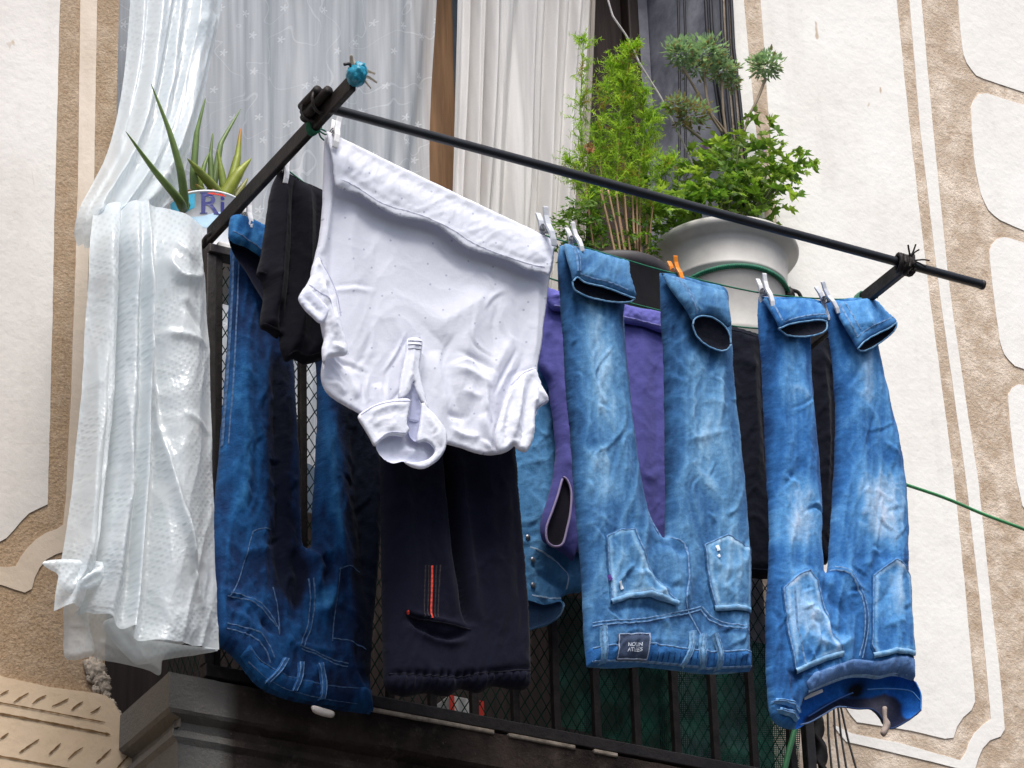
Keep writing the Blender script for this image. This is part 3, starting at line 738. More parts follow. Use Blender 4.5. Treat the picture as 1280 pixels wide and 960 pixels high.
for i, (dx_, dz_, L_) in enumerate(((-.5, .9, .030), (.2, .75, .016), (.9, .35, .020), (1.0, -.2, .022), (.75, -.75, .018))):
    d = np.array([dx_, -.3, dz_]); d /= np.linalg.norm(d); p0 = c+d*.012
    P = crom(np.array([p0, p0+d*L_*.45+[0, 0, .003], p0+d*L_+[.004, 0, -.004]]), 6); b.tube(P, np.linspace(.0065, .0028, len(P)), 6, flat=.25)
b.build('torn_tape_end', M['creamtape'], br)
b = MB(); b.tube(crom(np.array([c+[0, 0, .0], c+[-.014, -.002, .018], c+[-.024, 0, .016]]), 5), [.003]*11, 5); b.build('wire_twist', M['wire'], br)
xr = XRB = on_z(1133, 330, ZT)[0]; yTR = on_z(1138, 322, ZT)[1]
br2 = thing('laundry_bracket', 'short visible end of the dark iron bracket at the right end of the pole', 'bracket', (xr, YR, ZT), 'brackets holding the pole')
b = MB(); b.box((xr-.006, yTR, ZT-.018), (xr+.006, YR+.012, ZT+.012)); b.build('flat_bar', M['iron'], br2, False, .0025)
yP2 = on_z(1131, 330, ZT-.02)[1]
pl0 = on_z(416, 137, ZT-.018); pl1 = on_z(1228, 357, ZT-.018)
yPole = (pl0[1]+pl1[1])/2
pole = thing('clothes_pole', 'long black metal pole resting across the two brackets above the laundry', 'pole', (BX, yPole, ZT-.018))
pa, pb = at1(414, 136, yPole), at1(1228, 356, yPole)
b = MB(); b.tube(np.array([pa+(pb-pa)*t for t in np.linspace(0, 1, 12)]), .0089, 20, cap=False); b.build('tube', M['pole'], pole)
ed = (pb-pa)/np.linalg.norm(pb-pa)
for e_, g_ in ((pb, 1), (pa, -1)):
    b = MB(); b.tube(np.array([e_-g_*ed*.004, e_+g_*ed*.0025]), [.0097, .0095], 20); b.build('end_cap', M['iron'], pole)
# lashings
cl = thing('pole_clamp', 'bundle of short rusty tubes lashed where the pole meets the left bracket', 'clamp', on_z(400, 130, ZT))
b = MB(); cp = np.array([BX-.006, yL1-.035, ZT+.012])
for i, (dx, dz, L) in enumerate(((-.010, .000, .085), (-.018, .013, .06), (-.004, .016, .05), (-.014, -.010, .04))):
    A = cp+[dx, .035, dz]; B = cp+[dx+.003, .035-L, dz+.004]
    b.tube(np.array([A, A+(B-A)*.3, A+(B-A)*.7, B]), [.0085, .009, .0085, .009], 12, cap=True)
b.build('tube_bundle', M['ironbrown'], cl)
b = MB()
for i in (1, 5):
    t = i/8.0; yy = cp[1]+.03-.075*t
    a = np.linspace(0, 2*np.pi, 16); b.tube(np.stack([cp[0]-.004+.021*np.cos(a), np.full(16, yy)+.004*np.sin(a*2+i), cp[2]+.0+.023*np.sin(a)], 1), .0028, 5, cap=False)
b.build('lashing', M['iron'], cl)
cl2 = thing('wire_lashing', 'frayed brown tape knot tying the pole to the right bracket', 'tie', at1(1131, 330, yPole))
b = MB(); p = at1(1131, 331, yPole)
for i in range(11):
    a = np.linspace(0, 2*np.pi*.95, 14)+i; t = random.uniform(-.014, .014)
    b.tube(np.stack([p[0]+t+.006*np.sin(a+i), p[1]+.015*np.cos(a), p[2]+.018*np.sin(a)], 1), .0042, 5)
b.build('tape_wrap', M['ironbrown'], cl2)
b = MB()
for i in range(7):
    q = p+[random.uniform(-.01, .015), -.01, .008]; d = np.array([random.uniform(-.6, .9), random.uniform(-.6, 0), random.uniform(-.6, 1)]); d /= np.linalg.norm(d)
    b.tube(crom(np.array([q, q+d*.018, q+d*.03+[0, 0, random.uniform(-.02, .005)]]), 4), .0018, 4)
b.build('frayed_end', M['ironbrown'], cl2)

# ------------------------------------------------------------------ clotheslines
def cord(name, label, pts, r, mat, cat='clothesline', group='green clotheslines'):
    mb = MB(); mb.tube(crom(np.array(pts), 10), r, 7); return props(mb.build(name, M[mat], None), label, cat, group)
Y1 = lambda q: yL1+.004+(on_z(1097, 376, ZT)[1]-yL1)*np.clip((np.asarray(q)[:, 0]-400)/697., 0, 1)
def yl1(px): return float(Y1(np.array([[px, 0.]]))[0])
L1 = [(392,160),(405,163),(500,222),(600,268),(690,297),(760,318),(835,340),(950,366),(1040,374),(1097,372)]
cord('clothesline', 'outermost green cord from the bracket tips carrying the white shirt and the two pale jeans', [at1(x, y, yl1(x)) for x, y in L1], .0016, 'greenline')
yl2 = lambda px: yL2
L2 = [(349,205),(402,243),(500,288),(600,320),(700,352),(800,382),(920,408),(1020,412)]
cord('clothesline', 'second green cord behind, carrying the black shirt and the black track trousers', [at1(x, y, yL2) for x, y in L2], .0016, 'greenline')
Y3 = YR-.075
L3 = [(296,262),(330,282),(400,312),(500,338),(680,362),(830,392),(960,420),(1050,428)]
cord('clothesline', 'innermost green cord close to the railing, carrying the dark jeans and the violet shirt', [at1(x, y, Y3) for x, y in L3], .0016, 'greenline')
b = MB()       # green knot at the bracket
kp = np.array([BX+.008, yL1, ZT-.014])
for i in range(5):
    a = np.linspace(0, 2*np.pi, 14); b.tube(np.stack([BX+.011*np.cos(a), yL1+.006*(i-2)*.6+.003*np.sin(a*2), ZT-.003+.021*np.sin(a)], 1), .0016, 5, cap=False)
b.tube(crom(np.array([kp, kp+[.012, -.004, -.008], kp+[.02, 0, -.002], kp+[.03, -.002, -.004]]), 6), .0016, 5)
b.tube(crom(np.array([kp, kp+[.004, -.002, -.014], kp+[.012, 0, -.018]]), 6), .0016, 5)
props(b.build('cord_knot', M['greenline'], None), 'green cord knot wound round the left bracket by the white shirt', 'knot')
b = MB()
for i in range(4):
    a = np.linspace(0, 2*np.pi, 14); yy = yl1(1097)+.005*i; b.tube(np.stack([xr+.011*np.cos(a), yy+.002*np.sin(a), ZT-.003+.019*np.sin(a)], 1), .0018, 5, cap=False)
props(b.build('cord_knot', M['greenline'], None), 'green cord knot wound round the right bracket above the far jeans', 'knot')
# hose / rope going right, and the hose end under the far jeans
b = MB(); b.tube(crom(np.array([at1(x, y, -.22) for x, y in ((1040,572),(1090,590),(1130,605),(1180,622),(1230,643),(1284,663),(1380,700))]+[at1(1560, 778, -.16), at1(1800, 890, -.03), at1(1850, 915, .002)]), 10), .0035, 8)
props(b.build('green_rope', M['hose'], None), 'thick green rope running from behind the far jeans out to the right', 'rope')
b = MB(); b.tube(crom(np.array([at1(x, y, YR-.03) for x, y in ((1002,860),(994,910),(986,940),(978,975),(968,1015),(962,1060),(970,1110),(985,1180))]), 8), .0055, 10)
props(b.build('garden_hose', M['hose'], None), 'short length of green hose hanging below the far jeans', 'hose')
# twisted iron ornament and wires at the right corner
b = MB(); A0, A1 = at1(1012, 845, YR+.03), at1(1032, 1010, YR+.03); NT_ = 90; V = []
for i in range(NT_):
    t = i/(NT_-1); c = A0+(A1-A0)*t; an = t*2*np.pi*2.4
    for sx, sy in ((-1,-1),(1,-1),(1,1),(-1,1)):
        x_, y_ = sx*.016, sy*.005; V.append(c+[x_*math.cos(an)-y_*math.sin(an), x_*math.sin(an)+y_*math.cos(an), 0])
b.add(V, [(i*4+k, i*4+(k+1) % 4, i*4+4+(k+1) % 4, i*4+4+k) for i in range(NT_-1) for k in range(4)])
props(b.build('twisted_bar', M['iron'], None), 'twisted flat iron bar at the right corner of the railing', 'iron bar')
for i, (xa, ya, xb_, yb) in enumerate(((1033,850,1042,985),(1040,850,1052,985),(1044,850,1062,985),(1046,860,1077,985),(1014,880,1010,985))):
    b = MB(); b.tube(crom(np.array([at1(xa, ya, YR+.05), at1((xa+xb_)/2-2, (ya+yb)/2, YR+.04), at1(xb_, yb, YR+.02)]), 8), .0022, 6)
    props(b.build('wire', M['wire'], None), 'thin black wire fanning down below the far jeans', 'wire', 'wires at the right corner')
# cables down the right reveal
for i, (pts, Yc, lab) in enumerate((([(846,-60),(849,60),(850,150),(848,240),(850,420)], .145, 'thin black cable down the middle of the grey reveal, the left one of a pair'),
        ([(854,-60),(857,60),(857,150),(856,240),(858,420)], .13, 'thin black cable down the middle of the grey reveal, the right one of a pair'),
        ([(879,-60),(884,40),(893,100),(903,165),(915,260)], .03, 'thick black cable at the outer edge of the grey reveal, the leftmost of five'),
        ([(885,-60),(890,40),(899,110),(909,165),(920,260)], .018, 'black cable at the outer edge of the grey reveal, second of five'),
        ([(899,-60),(903,40),(909,110),(914,165),(924,260)], -.006, 'black cable on the brown corner strip, third of five'),
        ([(906,-60),(911,60),(917,120),(921,165),(930,260)], -.008, 'black cable against the cream corner strip, fourth of five'),
        ([(911,-60),(917,60),(924,120),(929,170),(938,260)], -.010, 'black cable against the cream corner strip, rightmost of five'))):
    b = MB(); P = crom(np.array([at1(x, y, Yc) for x, y in pts]), 8); b.tube(P, .0042 if i > 1 else .003, 8)
    props(b.build('cable', M['cable'], None), lab, 'cable', 'cables beside the window')
st = thing('plant_cane', 'thin pale cane leaning diagonally across the grey reveal', 'cane', at1(862, 200, -.06))
b = MB(); b.tube(crom(np.array([at1(x, y, -.06) for x, y in ((748,-60),(760,0),(766,20),(783,45),(800,80),(826,122),(845,160),(862,196),(872,222))]), 6), .0022, 7, cap=True); b.build('cane', M['stick'], st)
# ------------------------------------------------------------------ laundry
_l1 = np.array(L1, float)
lpy = lambda q: np.interp(q[:, 0], _l1[:, 0], _l1[:, 1])
def lift(amount):
    def f(q):
        k = np.clip((q[:, 1]-lpy(q))/34, 0, 1); return Y1(q)-.011-(amount-.011)*k
    return f
def denim_col(pal, base=.45, k=.75, paints=(), seed=0, mul=None, edge=False):
    def f(q, w, d):
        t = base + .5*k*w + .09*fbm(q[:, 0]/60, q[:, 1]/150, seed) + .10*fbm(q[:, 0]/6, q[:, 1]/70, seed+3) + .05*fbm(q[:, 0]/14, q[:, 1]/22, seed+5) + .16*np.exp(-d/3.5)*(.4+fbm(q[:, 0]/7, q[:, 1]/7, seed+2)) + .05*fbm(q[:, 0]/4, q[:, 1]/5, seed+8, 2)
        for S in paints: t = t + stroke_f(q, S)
        if edge: t = t - .34*np.exp(-(d/2.2)**2) + .26*np.exp(-((d-5.5)/2.2)**2)  # seam shadow painted as a dark border, paler line just inside
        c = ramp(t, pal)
        if mul is not None: c = c*mul(q)[:, None]
        return c
    return f
def flat_col(c, var=.05, seed=0, paints=()):
    base = lin(c)
    def f(q, w, d):
        m = 1 + var*fbm(q[:, 0]/40, q[:, 1]/40, seed)
        o = base[None]*m[:, None]
        for S, cc in paints: o = lerp(o, lin(cc)[None], np.clip(stroke_f(q, S), 0, 1)[:, None])
        return o
    return f
def garment(name, label, cat, px, py, Y, group=None):
    return thing(name, label, cat, at1(px, py, Y), group)
def bag(parent, name, cloth, colf, mat, two=True):
    mb = MB(); cloth.mesh(mb, colf, two); return mb.build(name, mat, parent)
STITCH = (112, 148, 190)
def stitches(parent, cloth, lines, col=STITCH, name='stitching', wid=1.7, rise=.0009, label=None):
    mb = MB()
    for L in lines: cloth.strip(mb, L, wid, rise, col, 2.5)
    return mb.build(name, M['thread'], parent)
def off(L, dx, dy): return [(x+dx, y+dy) for x, y in L]

# ---- pale jeans in the middle --------------------------------------------------
PALM = [(24, 58, 98), (54, 102, 150), (94, 144, 186), (146, 184, 214), (206, 224, 240)]
jm = garment('jeans', 'washed mid-blue jeans hanging upside down in the middle, dark patch on the waistband', 'jeans', 815, 840, yl1(815), 'pale jeans on the outer line')
OUT_M = [(700,306),(700,306),(697,330),(700,380),(704,430),(707,490),(713,550),(717,610),(722,670),(727,735),(729,790),(733,834),(733,834),(765,836),(800,834),(840,838),(880,843),(937,840),(937,840),(936,800),(935,760),(936,700),(933,640),(928,585),(921,520),(916,470),(914,430),(911,390),(908,362),(880,352),(845,342),(824,341),(824,341),(826,400),(829,450),(830,520),(831,590),(831,640),(830,672),(820,668),(811,650),(802,610),(794,560),(787,500),(781,440),(778,395),(786,340),(776,324),(740,313)]
fM = [([(760,395),(752,470),(768,560),(790,650),(810,690)], 11, .008), ([(725,420),(735,520),(745,600)], 9, .005), ([(712,480),(728,580),(733,690)], 8, .004),
      ([(778,430),(785,540),(800,610),(828,676)], 6, .004), ([(806,640),(830,700),(838,745),(822,790)], 10, .009), ([(778,662),(800,720),(830,770)], 12, .010),
      ([(790,700),(818,735),(850,742)], 7, -.007), ([(800,680),(835,690),(850,700)], 9, -.008), ([(806,755),(840,730)], 6, .005), ([(760,700),(800,745),(836,770)], 7, .004),
      ([(848,420),(850,520),(846,600),(856,680)], 12, .006), ([(890,460),(896,560),(905,640)], 10, .006), ([(870,500),(905,520)], 5, .003), ([(842,560),(900,545)], 5, .003),
      ([(868,690),(900,720),(930,700)], 8, .004), ([(880,735),(912,752)], 6, .003), ([(740,812),(800,806),(870,808)], 4, .002), ([(850,690),(852,740),(846,780)], 5, .004),
      ([(745,770),(800,764),(838,780)], 5, -.004)]
cM = [(.0048, 40, 3.6, .12, .45), (.0022, 20, 2.4, -.25, .4), (.0010, 9, 1.5, .4, .5)]
jM = Cloth(OUT_M, Y1, .024, 24, fM+creases(5, OUT_M, 46, .0036, (2.0, 4.2), (40, 120), (.12, .22))+creases(6, OUT_M, 50, .0030, (1.7, 3.0), (14, 42), (.8, .35))+creases(61, OUT_M, 18, .0032, (2, 3.4), (14, 36), (.9, .4), lambda c: c[1] > 650), cM, 41, 2.1, pinch=lpy)
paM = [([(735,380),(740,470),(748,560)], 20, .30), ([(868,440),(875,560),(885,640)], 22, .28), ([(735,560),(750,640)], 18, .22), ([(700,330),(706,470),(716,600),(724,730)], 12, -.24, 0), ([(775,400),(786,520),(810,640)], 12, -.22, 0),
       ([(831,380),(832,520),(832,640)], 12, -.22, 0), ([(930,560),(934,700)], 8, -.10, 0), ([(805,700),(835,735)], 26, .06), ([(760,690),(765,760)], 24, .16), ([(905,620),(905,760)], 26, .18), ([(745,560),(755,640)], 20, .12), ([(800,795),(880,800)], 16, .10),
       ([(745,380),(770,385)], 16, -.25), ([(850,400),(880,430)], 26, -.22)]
paM += [([(735,789),(790,786),(840,778),(868,770),(882,784),(905,794),(935,795)], 3, -.3, 0), ([(850,690),(851,730),(848,760),(868,800)], 3, -.3, 0), ([(785,440),(792,520),(803,600),(816,645)], 3, -.2, 0)]  # seam shadow painted in as dark strokes along the stitching
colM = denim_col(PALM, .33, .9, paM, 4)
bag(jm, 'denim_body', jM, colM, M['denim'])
# seams of the seat
stitches(jm, jM, [[(735,783),(790,780),(840,772),(868,764)], [(735,787),(790,784),(840,776),(868,768)], [(868,768),(880,782),(905,790),(935,792)], [(870,764),(882,778),(906,786),(935,788)],
                  [(850,690),(851,730),(848,760),(868,800)], [(830,674),(846,684),(851,700)], [(781,440),(788,520),(799,600),(812,645),(828,674)], [(779,396),(781,440)]])
def pocket(parent, cloth, outline, colf, hem, seed, label=None, extra=()):
    mb = MB(); cloth.patch(mb, outline, colf, .0042, 6, curve=False)
    o = mb.build('back_pocket', M['denim'], parent)
    mb = MB(); P = outline+[outline[0]]
    for i in range(len(outline)):
        a, bb = np.array(P[i], float), np.array(P[i+1], float); c = np.mean(outline, 0)
        ins = [tuple(a+(c-a)*.055), tuple(bb+(c-bb)*.055)]
        cloth.strip(mb, ins, 1.6, .0012, STITCH, 3, False, None, .0042)
    cloth.strip(mb, hem, 7, .0035, lambda q: ramp(.62+.25*fbm(q[:, 0]/7, q[:, 1]/7, 3), PALM), 3, False, None, .004)
    for a in extra: cloth.strip(mb, a, 2.5, .0014, STITCH, 3, False, None, .0045)
    mb.build('stitching', M['thread'], o)
    return o
colP = denim_col(PALM, .36, .9, paM, 14, edge=True)
pocket(jm, jM, [(747,675),(765,667),(783,667),(790,690),(803,720),(822,745),(838,765),(800,752),(775,753),(754,762)], colP, [(754,760),(775,752),(800,751),(835,764)], 1)
pocket(jm, jM, [(870,686),(900,673),(915,682),(934,690),(936,730),(935,768),(910,768),(884,770),(876,735)], colP, [(883,768),(910,766),(935,767)], 2)
for P in ([(764,735),(768,744)], [(885,690),(887,697)], [(886,702),(888,705)]):
    mb = MB(); jM.strip(mb, P, 4, .0015, (225, 235, 245), 2, False, None, .006); mb.build('worn_hole', M['thread'], jm)
mb = MB(); jM.strip(mb, [(750,727),(753,733)], 5, .0015, (92, 62, 140), 2, False, None, .006); mb.build('violet_tack', M['thread'], jm)
# waistband
def wb_col(pal, base, seed): return denim_col(pal, base, .5, (), seed)
mb = MB(); jM.patch(mb, [(733,834),(731,814),(760,811),(800,809),(840,815),(880,820),(936,817),(937,840),(880,843),(840,838),(800,834),(765,836)], wb_col([(18,56,112),(36,90,150),(62,124,184),(108,160,210)], .45, 5), .004, 5, curve=False)
wbm = mb.build('waistband', M['denim'], jm)
mb = MB()
for x in range(806, 935, 7): jM.strip(mb, [(x, 822+(x-806)*.02), (x+1, 834+(x-806)*.03)], 2.2, .0012, (38, 82, 140), 3, False, None, .004)
jM.strip(mb, [(735,815),(800,811),(840,817),(880,822),(934,819)], 2.2, .0012, STITCH, 3, False, None, .0042)
jM.strip(mb, [(735,831),(800,831),(840,835),(880,840),(934,837)], 2.2, .0012, STITCH, 3, False, None, .0042)
mb.build('stitching', M['thread'], wbm)
def loop(parent, cloth, L, col, w=8):
    mb = MB(); cloth.strip(mb, L, w, .0065, lambda q: ramp(.55+.3*fbm(q[:, 0]/6, q[:, 1]/6, 2), col), 2.5, True, None, .003)
    o = mb.build('belt_loop', M['denim'], parent)
    mb = MB()
    a = np.array(L, float)
    for s in (-2.4, 2.4): cloth.strip(mb, (a+[s, 0]).tolist(), 1.3, .0012, STITCH, 2.5, True, None, .0092)
    mb.build('stitching', M['thread'], o)
for L in ([(745,790),(746,812),(748,834)], [(856,796),(855,815),(847,838)], [(869,800),(867,820),(872,841)], [(883,800),(889,820),(892,842)]): loop(jm, jM, L, PALM)
mb = MB(); jM.patch(mb, [(762,800),(803,799),(802,831),(762,831)], flat_col((64, 76, 100), .3, 4), .002, 3, curve=False, extra=lambda v, d: .005)
lab = mb.build('leather_patch', M['blackcloth'], jm); lab['label'] = 'grey waistband patch with two lines of small print'
mb = MB()
for P in ([(763,801),(802,800)], [(763,830),(801,830)], [(763,801),(763,830)], [(801,800),(801,830)]): jM.strip(mb, P, 1.5, .001, (150, 165, 190), 3, False, None, .0078)
mb.build('stitching', M['thread'], lab)
def text_on(parent, cloth, txt, cx, cy, hpx, offm, mat, slope=0.0, wpx=None, name='print'):
    cu = bpy.data.curves.new('t', 'FONT'); cu.body = txt; cu.align_x = 'CENTER'; cu.size = 1.0; cu.resolution_u = 3; cu.offset = .012
    ob = bpy.data.objects.new('t', cu); COL.objects.link(ob); dg = bpy.context.evaluated_depsgraph_get()
    me = bpy.data.meshes.new_from_object(ob.evaluated_get(dg)); v = np.array([x.co[:2] for x in me.vertices]); f = [tuple(p.vertices) for p in me.polygons]
    bpy.data.objects.remove(ob); bpy.data.curves.remove(cu); bpy.data.meshes.remove(me)
    hgt = v[:, 1].max()-v[:, 1].min(); s = hpx/hgt; sx = s if wpx is None else wpx/(v[:, 0].max()-v[:, 0].min())
    q = np.stack([cx+v[:, 0]*sx, cy-(v[:, 1]-hgt/2)*s+v[:, 0]*sx*slope], 1)
    return q, f
def print_on(parent, cloth, txt, cx, cy, hpx, offm, mat, slope=0., wpx=None):
    q, f = text_on(parent, cloth, txt, cx, cy, hpx, offm, mat, slope, wpx)
    h, w = cloth.H(q); V = at(q[:, 0], q[:, 1], cloth.Yf(q)); V[:, 1] -= h+offm
    mb = MB(); mb.add(V, f); return mb.build('print', mat, parent, False)
print_on(lab, jM, 'NOLIN', 782, 814, 4.6, .0095, M['labeltext'], 0, 17)
print_on(lab, jM, 'ATLEES', 782, 820, 4.6, .0095, M['labeltext'], 0, 17.5)
# turned-over hems hanging in front of the line
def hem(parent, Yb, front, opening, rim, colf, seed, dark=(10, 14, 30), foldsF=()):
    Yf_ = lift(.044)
    o = Cloth(front, Yf_, .011, 9, foldsF, [(.004, 26, 1.5, .4, .8), (.002, 11, 1.2, .2, .6)], seed, 2.3, .5)
    hm = bag(parent, 'turned_hem', o, colf, M['denim'])
    if opening is not None:
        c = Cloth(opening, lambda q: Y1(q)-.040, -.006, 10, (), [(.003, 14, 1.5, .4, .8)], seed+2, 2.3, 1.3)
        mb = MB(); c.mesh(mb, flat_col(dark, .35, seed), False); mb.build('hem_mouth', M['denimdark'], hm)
        mb = MB()
        for i, rl_ in enumerate(rim):
            P = resample(crom(rl_, 6), 2.0); A = at(P[:, 0], P[:, 1], Y1(P)-.042-(0.012 if i == 0 else 0)); cc = ramp(.58+.3*fbm(P[:, 0]/4, P[:, 1]/4, seed), PALM)
            mb.tube(A+.0012*np.stack([fbm(P[:, 0]/7, P[:, 1]/7, seed+k_) for k_ in (1, 2, 3)], 1), .0017, 6, cc)
        mb.build('hem_rim', M['denim'], hm)
    return o, hm
colH = denim_col(PALM, .42, .6, [([(720,320),(722,345)], 8, -.2)], 24)
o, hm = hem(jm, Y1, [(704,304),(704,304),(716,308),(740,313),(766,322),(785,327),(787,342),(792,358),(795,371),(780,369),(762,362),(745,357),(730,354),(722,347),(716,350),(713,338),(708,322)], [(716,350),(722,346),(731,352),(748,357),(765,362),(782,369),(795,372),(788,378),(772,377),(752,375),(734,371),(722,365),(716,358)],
    [[(716,352),(722,347),(731,353),(748,357),(765,362),(782,369),(794,373)], [(716,352),(717,360),(724,366),(738,372),(756,376),(774,378),(788,377),(794,373)]], colH, 61, foldsF=[([(712,312),(718,330),(720,345)], 5, .006), ([(740,325),(770,345)], 8, .003)])
stitches(hm, o, [[(722,344),(731,349),(748,353),(765,358),(782,365)], [(712,310),(716,325),(719,342)], [(716,309),(720,325),(722,342)]])
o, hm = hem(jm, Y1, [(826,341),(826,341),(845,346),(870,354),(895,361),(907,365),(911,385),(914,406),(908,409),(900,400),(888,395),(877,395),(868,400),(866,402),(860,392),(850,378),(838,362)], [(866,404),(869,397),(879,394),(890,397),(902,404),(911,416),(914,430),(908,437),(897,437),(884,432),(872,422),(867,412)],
    [[(866,406),(869,398),(879,395),(890,397),(902,404),(911,416),(914,430)], [(866,406),(868,414),(874,424),(886,433),(898,438),(909,437),(914,430)]], colH, 67, foldsF=[([(835,350),(855,375),(868,398)], 6, .007), ([(880,360),(892,392)], 8, .004)])
stitches(hm, o, [[(836,349),(850,362),(862,382),(868,396)], [(842,350),(856,364),(866,382),(872,393)]])

# ---- pale jeans at the right ---------------------------------------------------
PALR = [(20, 62, 112), (48, 106, 168), (88, 148, 202), (152, 188, 222), (212, 222, 240)]
jr = garment('jeans', 'bright blue jeans hanging upside down at the right end, whitish knee fade and gaping waist', 'jeans', 1050, 905, yl1(1050), 'pale jeans on the outer line')
OUT_R = [(948,371),(948,371),(947,400),(951,450),(954,510),(957,580),(961,650),(961,700),(957,760),(957,820),(959,870),(963,895),(975,908),(993,912),(993,912),(998,890),(1006,872),(1030,858),(1058,847),(1080,846),(1096,848),(1114,844),(1132,846),(1142,853),(1142,853),(1141,820),(1138,780),(1136,740),(1134,690),(1133,640),(1130,600),(1124,555),(1113,510),(1104,470),(1096,430),(1096,395),(1080,373),(1050,374),(1032,376),(1032,376),(1036,420),(1041,470),(1044,520),(1043,570),(1040,620),(1037,670),(1033,715),(1029,716),(1026,680),(1026,630),(1023,580),(1018,530),(1014,480),(1012,430),(1014,395),(1030,378),(1000,372)]
fR = [([(968,420),(972,520),(978,600)], 10, .006), ([(996,430),(1000,540),(1004,640)], 11, .007), ([(1070,440),(1066,540),(1075,640),(1085,700)], 14, .009), ([(1100,500),(1112,580),(1118,660)], 9, .005),
      ([(1030,712),(1050,722),(1064,745),(1071,780),(1068,820)], 7, .007), ([(1022,730),(1030,752),(1052,780)], 9, -.007), ([(990,760),(1020,780),(1030,812)], 8, .008), ([(1000,800),(1035,815),(1060,800)], 7, .007),
      ([(1010,750),(1030,790),(1045,800)], 6, -.005), ([(985,720),(1000,725)], 8, .004), ([(1085,720),(1110,708),(1130,725)], 6, .004), ([(1080,770),(1105,740),(1112,700)], 6, -.004), ([(1092,790),(1125,780)], 5, .003),
      ([(968,720),(972,800),(968,870)], 8, -.005), ([(1040,700),(1046,640),(1046,560)], 8, .004), ([(970,880),(1000,845),(1040,830)], 6, -.004)]
jR = Cloth(OUT_R, Y1, .024, 22, fR+creases(7, OUT_R, 46, .0036, (2.0, 4.2), (40, 120), (.12, .22))+creases(8, OUT_R, 50, .0030, (1.7, 3.0), (14, 42), (.8, .35))+creases(81, OUT_R, 18, .0032, (2, 3.4), (14, 36), (.9, .4), lambda c: c[1] > 690), [(.0048, 40, 3.6, .08, .45), (.0022, 18, 2.4, -.25, .4), (.0010, 9, 1.5, .5, .5)], 51, 2.1, pinch=lpy)
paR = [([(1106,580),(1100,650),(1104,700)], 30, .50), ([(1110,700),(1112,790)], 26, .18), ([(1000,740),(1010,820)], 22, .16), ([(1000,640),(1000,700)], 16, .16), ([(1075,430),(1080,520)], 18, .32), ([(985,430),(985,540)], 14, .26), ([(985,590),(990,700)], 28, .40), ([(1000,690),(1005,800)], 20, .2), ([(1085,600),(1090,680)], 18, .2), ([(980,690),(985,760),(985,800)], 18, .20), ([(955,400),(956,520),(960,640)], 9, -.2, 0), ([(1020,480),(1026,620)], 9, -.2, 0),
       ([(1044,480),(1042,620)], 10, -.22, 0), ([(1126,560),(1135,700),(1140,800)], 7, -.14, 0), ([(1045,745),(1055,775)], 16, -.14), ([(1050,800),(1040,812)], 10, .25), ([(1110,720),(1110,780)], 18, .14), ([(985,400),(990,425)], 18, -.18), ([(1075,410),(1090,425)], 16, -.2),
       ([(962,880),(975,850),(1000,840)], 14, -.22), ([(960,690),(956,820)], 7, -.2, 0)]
paR += [([(1036,718),(1052,727),(1065,747),(1072,772),(1072,826)], 3, -.3, 0)]  # dark stroke paints the shadow of the seat seam
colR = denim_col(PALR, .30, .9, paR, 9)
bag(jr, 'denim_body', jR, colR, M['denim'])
stitches(jr, jR, [[(1034,715),(1050,724),(1063,745),(1070,770),(1071,800),(1066,826)], [(1038,712),(1054,722),(1067,742),(1075,770),(1075,800),(1070,828)], [(1128,580),(1134,680)]])
colRP = denim_col(PALR, .38, .9, paR, 19, edge=True)
pocket(jr, jR, [(970,738),(988,722),(1003,716),(1014,730),(1022,762),(1030,796),(1046,824),(1022,830),(1006,838),(984,848),(976,800)], colRP, [(985,846),(1006,836),(1024,829),(1044,824)], 1, extra=[[(983,742),(986,790),(998,838)]])
pocket(jr, jR, [(1081,724),(1094,714),(1110,703),(1124,713),(1135,724),(1139,770),(1142,820),(1120,822),(1086,829),(1079,815),(1080,770)], colRP, [(1082,826),(1110,820),(1141,821)], 2)
mb = MB(); jR.patch(mb, [(1034,838),(1060,829),(1090,832),(1115,826),(1141,826),(1142,852),(1114,843),(1096,847),(1080,845),(1058,846),(1030,857),(1008,868),(1000,858),(1010,846)], denim_col([(60,90,140),(84,120,172),(120,154,200),(160,188,220)], .4, .4, (), 6), .0025, 5, curve=False)
wbr = mb.build('waistband', M['denim'], jr)
stitches(wbr, jR, [[(1006,868),(1030,857),(1058,847),(1080,846),(1096,848),(1114,844),(1132,846)]], (150, 184, 220), wid=2.4, rise=.002)
for L in ([(962,880),(978,886),(992,896)], [(966,892),(978,897),(990,904)]): loop(jr, jR, L, PALR, 7)
